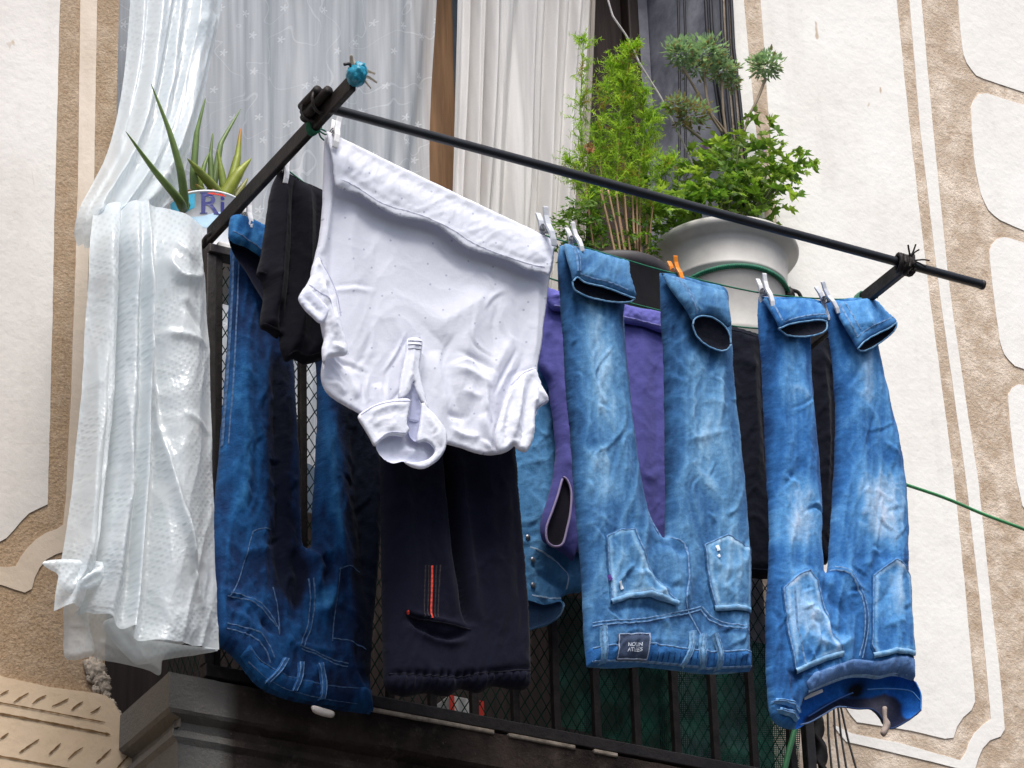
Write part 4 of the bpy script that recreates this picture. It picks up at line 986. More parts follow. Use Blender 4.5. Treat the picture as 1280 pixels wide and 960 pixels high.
# inside of the open waist
Yi = lambda q: Y1(q)+.012
ins = Cloth([(993,911),(999,890),(1007,872),(1031,857),(1059,846),(1096,847),(1114,843),(1132,845),(1144,852),(1151,868),(1151,888),(1136,900),(1114,911),(1106,904),(1098,892),(1088,886),(1072,886),(1058,884),(1046,884),(1030,893),(1010,904)], Yi, -.028, 26, [([(1050,850),(1060,870)], 6, .006), ([(1115,850),(1112,880)], 8, .006)], [(.004, 16, 1.2, .3, .8)], 71, 2.3, .5)
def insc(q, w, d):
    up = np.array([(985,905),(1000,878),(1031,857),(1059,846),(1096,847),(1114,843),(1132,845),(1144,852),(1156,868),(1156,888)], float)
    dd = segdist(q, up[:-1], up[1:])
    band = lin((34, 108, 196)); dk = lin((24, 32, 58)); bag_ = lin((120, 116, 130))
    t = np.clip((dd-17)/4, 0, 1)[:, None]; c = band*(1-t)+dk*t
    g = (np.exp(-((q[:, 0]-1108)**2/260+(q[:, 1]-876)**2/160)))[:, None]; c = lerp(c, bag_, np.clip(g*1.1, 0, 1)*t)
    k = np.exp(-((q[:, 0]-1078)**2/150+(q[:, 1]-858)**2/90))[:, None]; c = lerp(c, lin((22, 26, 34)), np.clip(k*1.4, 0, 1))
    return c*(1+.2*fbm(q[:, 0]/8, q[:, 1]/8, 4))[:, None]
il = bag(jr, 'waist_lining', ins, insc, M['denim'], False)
mb = MB()
for L, cc in (([(1000,906),(1012,903),(1030,893),(1046,884),(1058,884)], (96, 120, 160)), ([(1058,884),(1072,886),(1088,886),(1098,892),(1106,904),(1114,911),(1136,900),(1151,888)], (40, 60, 100)), ([(1010,896),(1040,878),(1066,866)], (40, 70, 120)), ([(1084,862),(1110,861),(1138,864),(1150,876)], (70, 120, 180)), ([(1144,852),(1151,868),(1151,888)], (60, 130, 205))):
    P = resample(crom(L, 6), 2); mb.tube(at(P[:, 0], P[:, 1], Yi(P)-.001), .0016, 6, np.broadcast_to(lin(cc), (len(P), 3)))
mb.build('inner_edge', M['denim'], il)
mb = MB(); Q = np.array([(1005,870),(1028,861),(1029,865),(1006,875)], float); A = at(Q[:, 0], Q[:, 1], Yi(Q)-.001); mb.add(A, [(0, 1, 2, 3)]); mb.build('size_label', M['caretag'], il)
tag = Cloth([(1103,884),(1109,884),(1109,897),(1113,906),(1106,921),(1100,916),(1104,905)], lambda q: Y1(q)-.004, .006, 6, (), [(.002, 9, 1.5, .2)], 73, 2, .3)
t_ = bag(jr, 'pocket_lining_tail', tag, flat_col((176, 160, 150), .15), M['teeplain'])
colH2 = denim_col(PALR, .40, .6, [([(960,385),(985,410)], 6, -.15)], 33)
o, hm = hem(jr, Y1, [(951,371),(951,371),(975,374),(1000,374),(1024,379),(1031,389),(1034,400),(1025,401),(1005,402),(985,406),(975,411),(969,400),(960,385)], [(973,411),(985,405),(1005,402),(1024,400),(1034,401),(1033,411),(1022,417),(1004,420),(985,419)],
    [[(973,411),(985,406),(1005,402),(1024,400),(1034,402)], [(973,411),(985,419),(1004,421),(1022,418),(1033,412),(1034,402)]], colH2, 77, foldsF=[([(968,378),(985,398)], 6, .004)])
stitches(hm, o, [[(977,406),(988,401),(1006,397),(1030,395)], [(958,376),(968,390),(975,403)]])
o, hm = hem(jr, Y1, [(1040,376),(1040,376),(1060,376),(1085,373),(1096,377),(1106,388),(1121,402),(1112,411),(1095,418),(1080,427),(1072,435),(1066,426),(1056,410),(1047,393)], [(1072,436),(1082,425),(1097,416),(1112,409),(1121,402),(1120,410),(1108,422),(1092,432),(1078,438)],
    [[(1072,436),(1082,426),(1097,417),(1112,410),(1121,403)], [(1072,436),(1079,439),(1093,433),(1109,422),(1120,410),(1121,403)]], colH2, 79, foldsF=[([(1060,380),(1080,400),(1090,412)], 7, .005)])
stitches(hm, o, [[(1068,424),(1080,415),(1095,407),(1114,398)], [(1046,382),(1056,400),(1068,422)], [(1052,380),(1062,398),(1072,414)]])

# ---- dark jeans at the left ------------------------------------------------------
PALD = [(5, 15, 38), (10, 42, 84), (24, 84, 140), (62, 130, 184), (124, 174, 212)]
YD = lambda q: np.full(len(q), Y3-.004)
jd = garment('jeans', 'dark indigo jeans hung upside down next to the plastic sheet, belt loops at the bottom', 'jeans', 370, 880, Y3)
OUT_D = [(290,282),(290,282),(287,340),(285,400),(281,470),(274,560),(266,640),(258,700),(252,760),(262,800),(280,812),(300,832),(322,858),(350,872),(400,884),(440,890),(464,893),(464,893),(462,850),(464,800),(468,750),(472,700),(476,640),(477,580),(474,520),(466,460),(450,400),(430,330),(400,300),(372,310),(372,310),(384,380),(394,450),(396,520),(393,590),(389,650),(388,684),(377,684),(375,640),(373,570),(369,500),(366,450),(360,400),(350,340),(345,290),(325,282)]
fD = [([(302,420),(300,520),(296,600),(304,690)], 12, .010), ([(336,440),(340,560),(342,680),(346,760)], 10, -.016), ([(326,430),(325,560),(330,680)], 8, .006), ([(400,480),(404,580),(418,680),(425,740)], 9, .011), ([(432,520),(444,640),(452,760)], 12, -.016), ([(462,540),(466,640),(462,760)], 10, .006),
      ([(378,690),(392,714),(384,760)], 6, .009), ([(396,700),(405,715),(396,735)], 8, -.014), ([(404,690),(412,730),(400,770),(386,760)], 7, .010), ([(360,690),(368,740),(360,790)], 9, -.011), ([(270,760),(310,790),(336,838)], 7, .007),
      ([(345,800),(375,815),(420,822)], 7, .006), ([(262,740),(300,756),(330,780)], 6, .005), ([(318,780),(334,800)], 5, -.008), ([(290,700),(330,690)], 8, .005)]
jD = Cloth(OUT_D, YD, .026, 22, fD+creases(9, OUT_D, 46, .0036, (2.0, 4.2), (40, 120), (.12, .22))+creases(10, OUT_D, 50, .0034, (1.8, 3.4), (15, 45), (.8, .4)), [(.0050, 40, 3.0, .12, .45), (.0026, 19, 2.2, -.25, .4), (.0010, 9, 1.5, .4)], 91, 2.8)
paD = [([(342,440),(348,560),(352,680),(352,760)], 17, -.36, .15), ([(350,350),(360,440)], 20, -.4, .2), ([(446,480),(456,620),(462,740),(460,860)], 26, -.75, .1), ([(420,420),(434,540)], 24, -.4), ([(290,420),(290,560),(285,680)], 20, .16), ([(402,500),(408,600),(420,700)], 10, .26),  # dark strokes paint shade into the right half of each leg
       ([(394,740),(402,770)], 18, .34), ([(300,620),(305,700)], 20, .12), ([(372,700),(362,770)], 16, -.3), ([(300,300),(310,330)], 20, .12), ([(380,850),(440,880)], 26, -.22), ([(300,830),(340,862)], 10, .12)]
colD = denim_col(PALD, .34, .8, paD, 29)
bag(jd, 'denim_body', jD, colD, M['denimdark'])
STD = (84, 112, 150)
stitches(jd, jD, [[(308,672),(300,700),(290,735),(280,752)], [(308,672),(318,668),(332,668)], [(276,752),(300,758),(322,772),(338,790)], [(280,748),(302,754),(325,768),(341,792)], [(340,790),(342,800),(340,770),(334,740)], [(378,730),(380,760),(376,790),(366,816)], [(383,730),(385,762),(381,790),(371,816)],
                  [(366,814),(385,822),(410,832),(428,836)], [(368,818),(388,826),(412,837),(426,840)], [(416,718),(412,760),(408,808)], [(408,804),(430,808),(450,818)], [(414,720),(430,715),(444,720)], [(276,786),(310,796),(326,812),(334,830)], [(276,792),(306,802),(322,818),(330,836)], [(290,300),(286,400),(282,470),(275,560)], [(295,300),(291,400),(287,470),(280,560)]], STD, wid=1.5)
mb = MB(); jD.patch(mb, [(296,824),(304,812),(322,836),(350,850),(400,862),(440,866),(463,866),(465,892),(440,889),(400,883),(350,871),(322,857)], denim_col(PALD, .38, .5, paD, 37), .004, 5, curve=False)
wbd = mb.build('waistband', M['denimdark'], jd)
stitches(wbd, jD, [[(304,818),(324,838),(350,852),(400,864),(440,868)], [(305,832),(326,853),(352,867),(400,879),(440,885)]], STD, wid=1.5, rise=.005)
for L in ([(348,832),(340,846),(328,859)], [(367,836),(366,852),(361,870)], [(390,838),(395,858),(396,880)]): loop(jd, jD, L, [(14,40,86),(40,90,150),(90,140,190)], 8)
mb = MB(); tg = Cloth([(390,882),(402,884),(418,890),(416,897),(402,895),(391,890)], Y3-.02, .004, 6, (), (), 3, 2, .3); tg.mesh(mb, flat_col((214, 206, 200))); mb.build('care_tag', M['teeplain'], jd)
# turned hem at the top-left of the dark jeans
oh = Cloth([(288,272),(296,268),(310,272),(326,280),(345,292),(352,310),(350,352),(340,338),(326,322),(308,310),(292,304),(285,296)], Y3-.052, .012, 9, [([(300,275),(306,300)], 6, .004)], [(.003, 20, 1.5, .3)], 95, 2.3, .5)
hmd = bag(jd, 'turned_hem', oh, denim_col(PALD, .55, .5, (), 43), M['denimdark'])
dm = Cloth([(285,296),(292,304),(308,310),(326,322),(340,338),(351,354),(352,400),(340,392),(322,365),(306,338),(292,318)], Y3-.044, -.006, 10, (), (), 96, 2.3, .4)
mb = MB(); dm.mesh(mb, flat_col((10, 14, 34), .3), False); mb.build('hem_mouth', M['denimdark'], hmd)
stitches(hmd, oh, [[(288,292),(308,304),(328,318),(344,334)]], STD, wid=1.5)

# ---- black shirt ---------------------------------------------------------------
YB = lambda q: np.full(len(q), yL2-.002)
bt = garment('shirt', 'small black T-shirt hung upside down on the second line, half behind the white shirt', 'T-shirt', 385, 450, yL2)
bT = Cloth([(349,213),(349,213),(362,220),(376,228),(402,240),(440,262),(446,330),(444,400),(438,440),(410,447),(396,452),(380,456),(366,449),(357,452),(350,438),(349,420),(346,424),(336,416),(325,410),(326,390),(329,370),(326,352),(320,344),(326,320),(330,290),(336,250),(340,232)], YB, .022, 18,
    [([(350,230),(345,300),(338,400)], 6, .018, .2), ([(364,225),(362,320),(352,420)], 5, -.018, .2), ([(378,235),(378,330),(366,440)], 6, .016, .2), ([(392,240),(392,330),(384,445)], 6, -.010, .2), ([(402,250),(404,340),(398,440)], 7, .010, .2), ([(330,350),(345,352)], 6, .005), ([(345,380),(350,440)], 4, -.012)], [(.003, 22, 2.5, .1), (.0015, 11, 1.5, -.2)], 101, 2.8)
bag(bt, 'body', bT, flat_col((20, 20, 28), .15, 3), M['blackcloth'])
mb = MB()
for L in ([(326,408),(338,414),(348,418)], [(357,448),(366,444),(380,450),(396,446),(410,441)], [(321,342),(328,347)], [(350,217),(364,225),(402,244)]): bT.strip(mb, L, 2.4, .0018, (28, 26, 32), 2.5)
mb.build('hem_seam', M['thread'], bt)

# ---- black track trousers --------------------------------------------------------
tp = garment('track_trousers', 'black track trousers below the white shirt with an orange-red stripe by the pocket', 'trousers', 565, 865, yL2)
tP = Cloth([(472,292),(472,292),(500,300),(556,318),(600,330),(632,342),(636,420),(640,520),(646,600),(653,680),(659,760),(661,820),(660,858),(640,862),(615,858),(598,866),(575,862),(560,870),(530,867),(505,871),(482,862),(479,830),(477,760),(476,690),(475,600),(474,500),(472,400)], YB, .026, 22,
    [([(545,400),(552,560),(562,680),(578,790)], 5, -.030, .12), ([(534,560),(546,690),(560,780)], 9, .010), ([(500,560),(498,680),(505,780)], 16, .008), ([(600,560),(606,680),(616,800)], 12, .008), ([(630,560),(640,700),(646,800)], 8, -.006), ([(562,560),(575,680),(590,790)], 7, .010), ([(498,772),(520,792),(552,803),(580,796)], 7, -.014), ([(500,784),(525,802),(556,810),(578,804)], 5, .010),
     ([(496,770),(530,780),(578,790)], 4, .007), ([(480,846),(560,850),(598,846),(660,840)], 4, -.005, .05)]
    + [([(x, 846-abs(i % 3-1)*2), (x+RNG.uniform(-3, 3), 866)], 2.6, .0045*(1 if i % 2 else -1), .2) for i, x in enumerate(range(484, 660, 5))], [(.004, 50, 3, .05), (.002, 20, 2, .2)], 111, 2.8)
bag(tp, 'body', tP, flat_col((16, 18, 33), .18, 8), M['blackcloth'])
mb = MB(); tP.strip(mb, [(532,714),(531,745),(530,781)], 2.8, .0015, (240, 84, 66), 2, False); s1 = mb.build('red_stripe', M['thread'], tp)
mb = MB()
for dx in (-9, -5, 5, 9): tP.strip(mb, [(532+dx, 714), (531+dx, 745), (530+dx, 779)], 1.5, .0012, (58, 52, 54), 2, False)
mb.build('grey_stripe', M['thread'], tp)
mb = MB(); tP.strip(mb, [(500,771),(502,775)], 3, .0015, (240, 84, 66), 2, False); mb.build('red_tack', M['thread'], tp)
mb = MB()
for L in ([(500,775),(520,782),(552,788),(580,794)], [(482,846),(560,852),(600,846),(658,842)]): tP.strip(mb, L, 2, .0015, (30, 29, 40), 2.5)
mb.build('stitching', M['thread'], tp)

# ---- violet shirt ----------------------------------------------------------------
YV = Y3-.02
vs = garment('shirt', 'violet shirt hanging behind the middle jeans, one open sleeve end dangling at left', 'shirt', 760, 700, YV)
vS = Cloth([(684,360),(684,360),(700,366),(780,382),(830,392),(862,402),(868,500),(862,600),(850,680),(800,700),(760,700),(722,690),(716,702),(704,692),(690,684),(678,676),(675,655),(682,630),(690,600),(694,560),(690,520),(684,480),(674,462),(671,430),(674,395)], YV, .018, 18,
    [([(800,400),(796,520),(802,640)], 12, .006), ([(690,420),(698,520),(702,590)], 10, .007), ([(680,420),(684,470)], 6, -.006), ([(700,560),(712,640)], 8, .006), ([(815,420),(816,560),(820,660)], 7, -.005), ([(780,560),(800,600),(822,590)], 6, .003)], [(.0035, 40, 2.2, .15), (.002, 17, 1.6, -.3)], 121, 2.8)
bag(vs, 'body', vS, flat_col((78, 78, 144), .09, 5), M['purple'])
hf = Cloth([(683,358),(683,358),(700,365),(780,381),(832,391),(864,402),(866,426),(830,417),(805,409),(780,404),(740,398),(700,390),(690,388),(682,372)], YV-.026, .010, 8, [([(690,368),(700,380)], 5, .005), ([(786,392),(800,400)], 4, .004)], [(.004, 15, .9, 1.2), (.002, 8, 1, .2)], 123, 2.2, .8)
hv = bag(vs, 'turned_hem', hf, flat_col((98, 98, 172), .08, 6), M['purple'])
stitches(hv, hf, [[(690,384),(740,393),(780,399),(828,411)]], (150, 148, 214), wid=1.6)
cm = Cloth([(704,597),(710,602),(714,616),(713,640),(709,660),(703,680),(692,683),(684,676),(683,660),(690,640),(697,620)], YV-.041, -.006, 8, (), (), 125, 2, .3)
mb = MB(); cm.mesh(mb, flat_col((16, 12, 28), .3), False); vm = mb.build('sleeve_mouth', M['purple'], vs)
mb = MB(); P = resample(crom([(704,597),(710,602),(714,616),(713,640),(709,660),(703,680),(692,683),(684,676),(683,660),(690,640),(697,620)], 6, True), 2, True); mb.tube(at(P[:, 0], P[:, 1], YV-.043), .0022, 6, np.broadcast_to(lin((176, 160, 196)), (len(P), 3)), cap=False); mb.build('cuff_edge', M['purple'], vs)

# ---- denim shirt ------------------------------------------------------------------
YS = Y3+.028
ds = garment('shirt', 'light blue denim shirt hanging behind the black track trousers and the violet shirt', 'shirt', 690, 785, YS)
dS = Cloth([(600,390),(600,390),(680,410),(760,420),(760,560),(740,680),(726,740),(714,742),(700,748),(705,760),(695,776),(670,786),(640,790),(636,700),(630,600),(620,480)], YS, .024, 24,
    [([(660,620),(690,680),(718,720)], 8, .008), ([(655,690),(680,705),(705,740)], 8, .009), ([(660,720),(690,735),(706,745)], 6, -.008), ([(656,500),(660,600)], 10, .004), ([(690,690),(716,690)], 6, .005)], [(.0045, 30, 1.8, .2), (.0025, 14, 1.4, -.4)], 131, 2.8)
PALS = [(44, 92, 140), (70, 124, 170), (98, 150, 192), (136, 180, 214)]
bag(ds, 'body', dS, denim_col(PALS, .42, .6, (), 51), M['denim'])
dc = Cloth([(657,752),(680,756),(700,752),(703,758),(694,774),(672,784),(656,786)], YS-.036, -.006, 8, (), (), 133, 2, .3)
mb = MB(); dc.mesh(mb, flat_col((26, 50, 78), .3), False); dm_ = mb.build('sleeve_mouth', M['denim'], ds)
stitches(ds, dS, [[(655,690),(680,706),(700,724),(704,740)], [(703,752),(696,772),(672,783),(656,786)], [(657,750),(680,754),(700,750)]], (170, 196, 222), wid=2)
mb = MB()
for x, y in ((652,678),(657,707),(658,738)):
    h, w = dS.H(np.array([[x, y]], float)); c = at1(x, y, YS); lump(mb, c-[0, h[0]+.003, 0], .0055, 3, (1, .5, 1), 8, .05)
mb.build('snap_button', M['steel'], ds)

# ---- black trousers at the back right ---------------------------------------------
YK = Y3+.01
bk = garment('trousers', 'plain black trousers hanging between and behind the two pale jeans', 'trousers', 960, 720, YK)
bK = Cloth([(880,402),(880,402),(920,410),(960,420),(1000,418),(1042,418),(1050,480),(1048,560),(1044,640),(1034,704),(1020,706),(1000,716),(960,724),(930,722),(905,720),(896,640),(888,540),(882,460)], YK, .022, 20,
    [([(930,420),(936,520),(940,620)], 8, .010), ([(946,420),(950,520),(956,620)], 7, -.012), ([(1016,430),(1026,520),(1026,620)], 6, .010), ([(1030,430),(1036,520),(1034,640)], 6, -.009), ([(1012,440),(1040,470)], 6, .006), ([(918,450),(935,470)], 7, .006)], [(.004, 24, 1.8, .2), (.002, 12, 1.3, -.3)], 141, 2.8)
bag(bk, 'body', bK, flat_col((13, 16, 28), .2, 4), M['blackcloth'])
mb = MB()
for L in ([(884,414),(920,420),(960,430),(1000,428),(1040,428)], [(905,712),(960,716),(1020,700)]): bK.strip(mb, L, 2, .0015, (26, 29, 42), 2.5)
mb.build('stitching', M['thread'], bk)

# ---- white shirt -------------------------------------------------------------------
ws = garment('shirt', 'white short-sleeved polo shirt with tiny grey motifs hung upside down by its hem', 'shirt', 530, 580, yl1(530))
OUT_W = [(406,163),(406,163),(422,170),(500,208),(600,256),(690,300),(690,300),(693,315),(690,336),(686,350),(684,375),(680,400),(677,430),(672,455),(671,470),(664,500),(656,520),(650,545),(640,560),(625,568),(600,568),(575,560),(560,556),(540,548),(500,530),(470,526),(452,519),(436,510),(418,500),(407,490),(401,474),(402,455),(406,435),(402,415),(398,395),(390,370),(388,345),(392,325),(398,300),(402,265),(404,215)]
fW = [([(408,180),(409,260),(400,320)], 6, .010, .2), ([(418,240),(414,330),(424,430),(440,500)], 8, -.007), ([(432,250),(440,350),(455,450)], 16, .008), ([(470,290),(490,400),(505,430)], 20, .006), ([(520,430),(518,470),(505,500)], 8, .010), ([(540,440),(548,480),(560,540)], 10, .008), ([(552,420),(560,480),(590,550)], 9, -.006),
      ([(600,360),(580,440),(570,520)], 22, .009), ([(640,420),(610,480),(600,550)], 10, .008), ([(655,440),(630,500),(618,560)], 9, -.007), ([(560,460),(590,470),(612,486)], 6, .005), ([(565,440),(600,455),(620,470)], 5, -.004), ([(575,490),(600,500)], 6, .004), ([(430,460),(445,500)], 7, .007), ([(470,480),(480,520)], 8, .006), ([(410,470),(430,495)], 6, .006),
      ([(560,535),(575,545),(600,548)], 5, .006), ([(556,520),(580,524)], 5, -.005), ([(600,520),(615,560)], 6, .006), ([(640,340),(650,420),(664,460)], 14, -.005), ([(670,350),(668,420),(664,460)], 7, .006), ([(630,360),(560,400),(540,420)], 24, .006)]
wS = Cloth(OUT_W, Y1, .005, 5, fW+creases(21, OUT_W, 12, .0022, (3, 6), (30, 80), (.5, .5))+creases(22, OUT_W, 30, .0034, (2.0, 3.6), (24, 70), (.25, .45), lambda c: c[1] > 440)+creases(23, OUT_W, 22, .0024, (2.0, 3.4), (24, 80), (.5, .5), lambda c: c[1] > 300), [(.0022, 70, 2.0, .25, .5), (.0006, 24, 1.5, -.4, .5), (.0014, 14, 2.6, .1, .4, lambda q: np.clip((q[:, 1]-440)/90, 0, 1))], 151, 2.1, .5, pinch=lpy)
WHITE = (238, 240, 250)
bag(ws, 'body', wS, flat_col(WHITE, .02, 5), M['tee'])
YW = lift(.030)
# turned hem
fl = Cloth([(407,163),(407,163),(424,171),(500,208),(600,256),(690,300),(692,318),(686,344),(676,341),(656,336),(636,326),(618,320),(600,316),(578,306),(560,292),(545,281),(522,275),(500,271),(478,262),(462,252),(448,243),(430,238),(419,232),(416,205)], YW, .0022, 3,
    [([(420,215),(450,232),(500,258),(560,280),(620,310),(680,334)], 4, -.0015, .05), ([(424,190),(440,215)], 6, .005), ([(480,230),(520,250)], 8, .004), ([(600,280),(640,300)], 8, .004), ([(420,228),(436,234)], 5, .007), ([(660,310),(682,326)], 6, .006)], [(.0030, 26, 2.4, 1.1, .5), (.0015, 11, 1.8, .9)], 153, 2.4, .8)
fo = bag(ws, 'turned_hem', fl, flat_col((241, 243, 252), .02, 7), M['tee'])
stitches(fo, fl, [[(424,226),(448,236),(478,255),(522,268),(560,285),(600,309),(656,329),(680,335)]], (206, 208, 224), wid=1.4)
# left sleeve with cuff
sl = Cloth([(398,322),(404,335),(412,350),(420,372),(424,395),(430,420),(434,442),(420,446),(408,449),(404,462),(402,440),(405,420),(400,404),(388,394),(380,386),(373,373),(382,358),(388,345),(390,332)], YW, .008, 5, [([(395,345),(410,390),(418,430)], 7, .010), ([(406,350),(418,400)], 4, -.008), ([(412,432),(428,440)], 4, .006)], [(.003, 18, 1.4, .6), (.0015, 9, 1.2, .2)], 155, 2.3, .5)
so = bag(ws, 'sleeve', sl, flat_col((241, 243, 252), .02, 8), M['teeplain'])
cu = Cloth([(373,373),(382,358),(392,366),(404,378),(412,388),(404,402),(398,404),(388,395),(379,386)], lambda q: YW(q)-.010, .004, 3, [([(380,372),(404,396)], 4, -.004)], [(.002, 12, 1.4, .6)], 156, 2, .4)
bag(so, 'cuff', cu, flat_col((236, 239, 252), .03, 8), M['teeplain'])
stitches(so, sl, [[(399,324),(412,346),(421,368),(426,395)], [(384,358),(400,372),(414,386)]], (190, 192, 214), wid=1.5)
# right sleeve
sr = Cloth([(640,480),(652,466),(668,460),(673,472),(678,484),(686,500),(680,506),(670,512),(668,522),(668,540),(664,556),(657,565),(647,563),(640,556),(632,564),(622,566),(618,548),(624,520),(632,496)], YW, .008, 5, [([(652,470),(645,510),(640,550)], 5, .011), ([(662,470),(656,520),(650,560)], 4, -.010), ([(668,480),(664,520),(660,555)], 5, .010), ([(640,490),(632,530),(630,560)], 5, -.006), ([(672,490),(682,500)], 4, .006)], [(.003, 16, 1.6, .2), (.0015, 8, 1.2, .3)], 157, 2.3, .5)
so2 = bag(ws, 'sleeve', sr, flat_col((241, 243, 252), .02, 9), M['teeplain'])
stitches(so2, sr, [[(638,482),(652,468),(668,462)], [(686,500),(674,508),(668,522)]], (190, 192, 214), wid=1.5)
# collar: inside, left band, right band, placket
ci = Cloth([(452,524),(470,520),(505,522),(540,530),(556,545),(557,560),(548,575),(532,585),(520,585),(505,577),(490,579),(476,570),(466,550)], lambda q: Y1(q)-.024, -.010, 12, [([(500,560),(540,565)], 8, .006)], [(.002, 14, 1.5, .3)], 158, 2.3, .4)
mb = MB(); ci.mesh(mb, flat_col((222, 226, 244), .03), False); co = mb.build('collar_inside', M['teeplain'], ws)
cl_ = Cloth([(447,521),(460,510),(476,503),(494,499),(510,498),(514,503),(511,515),(509,530),(512,538),(504,546),(495,545),(484,546),(474,553),(468,558),(462,548),(455,536)], lambda q: Y1(q)-.030, .0035, 3, [([(460,518),(484,508),(510,506)], 4, .004), ([(484,520),(490,540)], 7, .004), ([(470,530),(474,548)], 5, -.004)], [(.002, 14, 1.4, .4)], 159, 2.2, .4)
cw = bag(ws, 'collar', cl_, flat_col((241, 243, 252), .02, 4), M['teeplain'])
stitches(cw, cl_, [[(450,519),(468,508),(490,503),(512,502)], [(468,554),(484,542),(506,542)]], (200, 202, 222), wid=1.6)
cr_ = Cloth([(528,500),(533,508),(545,520),(556,535),(559,548),(556,562),(546,576),(530,586),(514,584),(505,577),(520,578),(535,574),(543,565),(538,556),(530,552),(521,552),(523,535),(526,515)], lambda q: Y1(q)-.029, .0035, 3, [([(530,515),(545,540),(550,560)], 5, .005)], [(.002, 12, 1.4, .4)], 160, 2.2, .4)
bag(ws, 'collar', cr_, flat_col((241, 243, 252), .02, 6), M['teeplain'])
pk = Cloth([(509,424),(527,425),(526,445),(524,462),(528,480),(533,500),(537,516),(528,506),(520,492),(516,478),(512,492),(500,500),(498,490),(502,465),(506,445)], lambda q: Y1(q)-.022, .0035, 3, [([(516,430),(512,470),(506,494)], 5, .005), ([(510,432),(526,433)], 3, .003)], [(.002, 12, 1.6, .1)], 161, 2.1, .4)
po = bag(ws, 'placket', pk, flat_col((241, 243, 252), .02, 6), M['teeplain'])
stitches(po, pk, [[(509,427),(526,428)], [(509,432),(526,433)], [(509,437),(525,438)]], (150, 150, 165), wid=1.5)
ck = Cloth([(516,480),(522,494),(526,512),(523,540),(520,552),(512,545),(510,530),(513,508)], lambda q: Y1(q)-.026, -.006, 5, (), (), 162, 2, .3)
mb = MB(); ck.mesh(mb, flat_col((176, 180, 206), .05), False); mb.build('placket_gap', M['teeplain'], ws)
# ------------------------------------------------------------------ bubble wrap over the left end
bw = thing('bubble_wrap', 'large sheet of clear bubble wrap draped from above over the left end of the railing', 'plastic sheet', at1(170, 830, -.24))
def drape(ridges, amp, seed, fine=.004, strokes=()):
    def f(u, v, q):
        h = np.zeros(len(u))
        for S in strokes: h = h + stroke_f(q[:, :2], S)/amp/np.clip(v*3+.35, .3, 1)
        for c, w, a in ridges: h = h + a*np.exp(-((u-c-.03*np.sin(v*3+c*9))/w)**2)
        h = h*np.clip(v*3+.35, 0, 1)*amp
        qq = q[:, :2]
        h = h + .008*crumple(qq, 60, 3.0, .12, seed, .5)*np.clip(v*4, 0, 1) + fine*crumple(qq, 24, 1.6, -.35, seed+3)+.5*fine*crumple(qq, 11, 1.2, .5, seed+7)
        return h
    return f
def sh(name, ctrl, disp, mat, nu=150, nv=220, parent=bw):
    mb = MB(); sheet(mb, ctrl, nu, nv, disp); return mb.build(name, M[mat], parent)
y0 = YR-.125
sh('hanging_sheet', [[(168,-160,-.03),(200,-160,-.05),(240,-160,-.05),(300,-160,-.03)],[(164,-20,-.03),(200,-20,-.06),(238,-20,-.06),(281,-20,-.03)],[(157,70,-.04),(190,70,-.08),(226,70,-.08),(268,52,-.05)],
    [(146,145,-.07),(176,145,-.11),(212,145,-.11),(254,122,-.09)],[(132,196,-.10),(160,200,-.16),(196,202,-.16),(238,188,-.12)],[(112,236,-.15),(138,236,-.20),(176,240,-.20),(222,240,-.15)],
    [(99,262,-.18),(122,262,-.23),(158,262,-.22),(205,258,-.19)],[(93,290,-.17),(112,297,-.22),(138,280,-.22),(180,276,-.20)],[(97,308,-.15),(112,312,-.18),(130,296,-.19),(160,290,-.2)]],
   drape([(.12,.07,.5),(.34,.09,1.0),(.58,.06,.7),(.80,.10,1.0)], .030, 201, .0012, [([(215,-20),(196,80),(170,170),(128,250)], 5, .012, .05), ([(250,-20),(234,70),(204,180),(150,262)], 6, .014, .05), ([(186,-20),(174,90),(150,180)], 5, -.008, .05), ([(268,20),(246,110),(214,200)], 5, .008, .05), ([(150,190),(185,215),(220,240)], 5, .007), ([(100,285),(120,270),(160,262)], 5, .010)]), 'bubble')
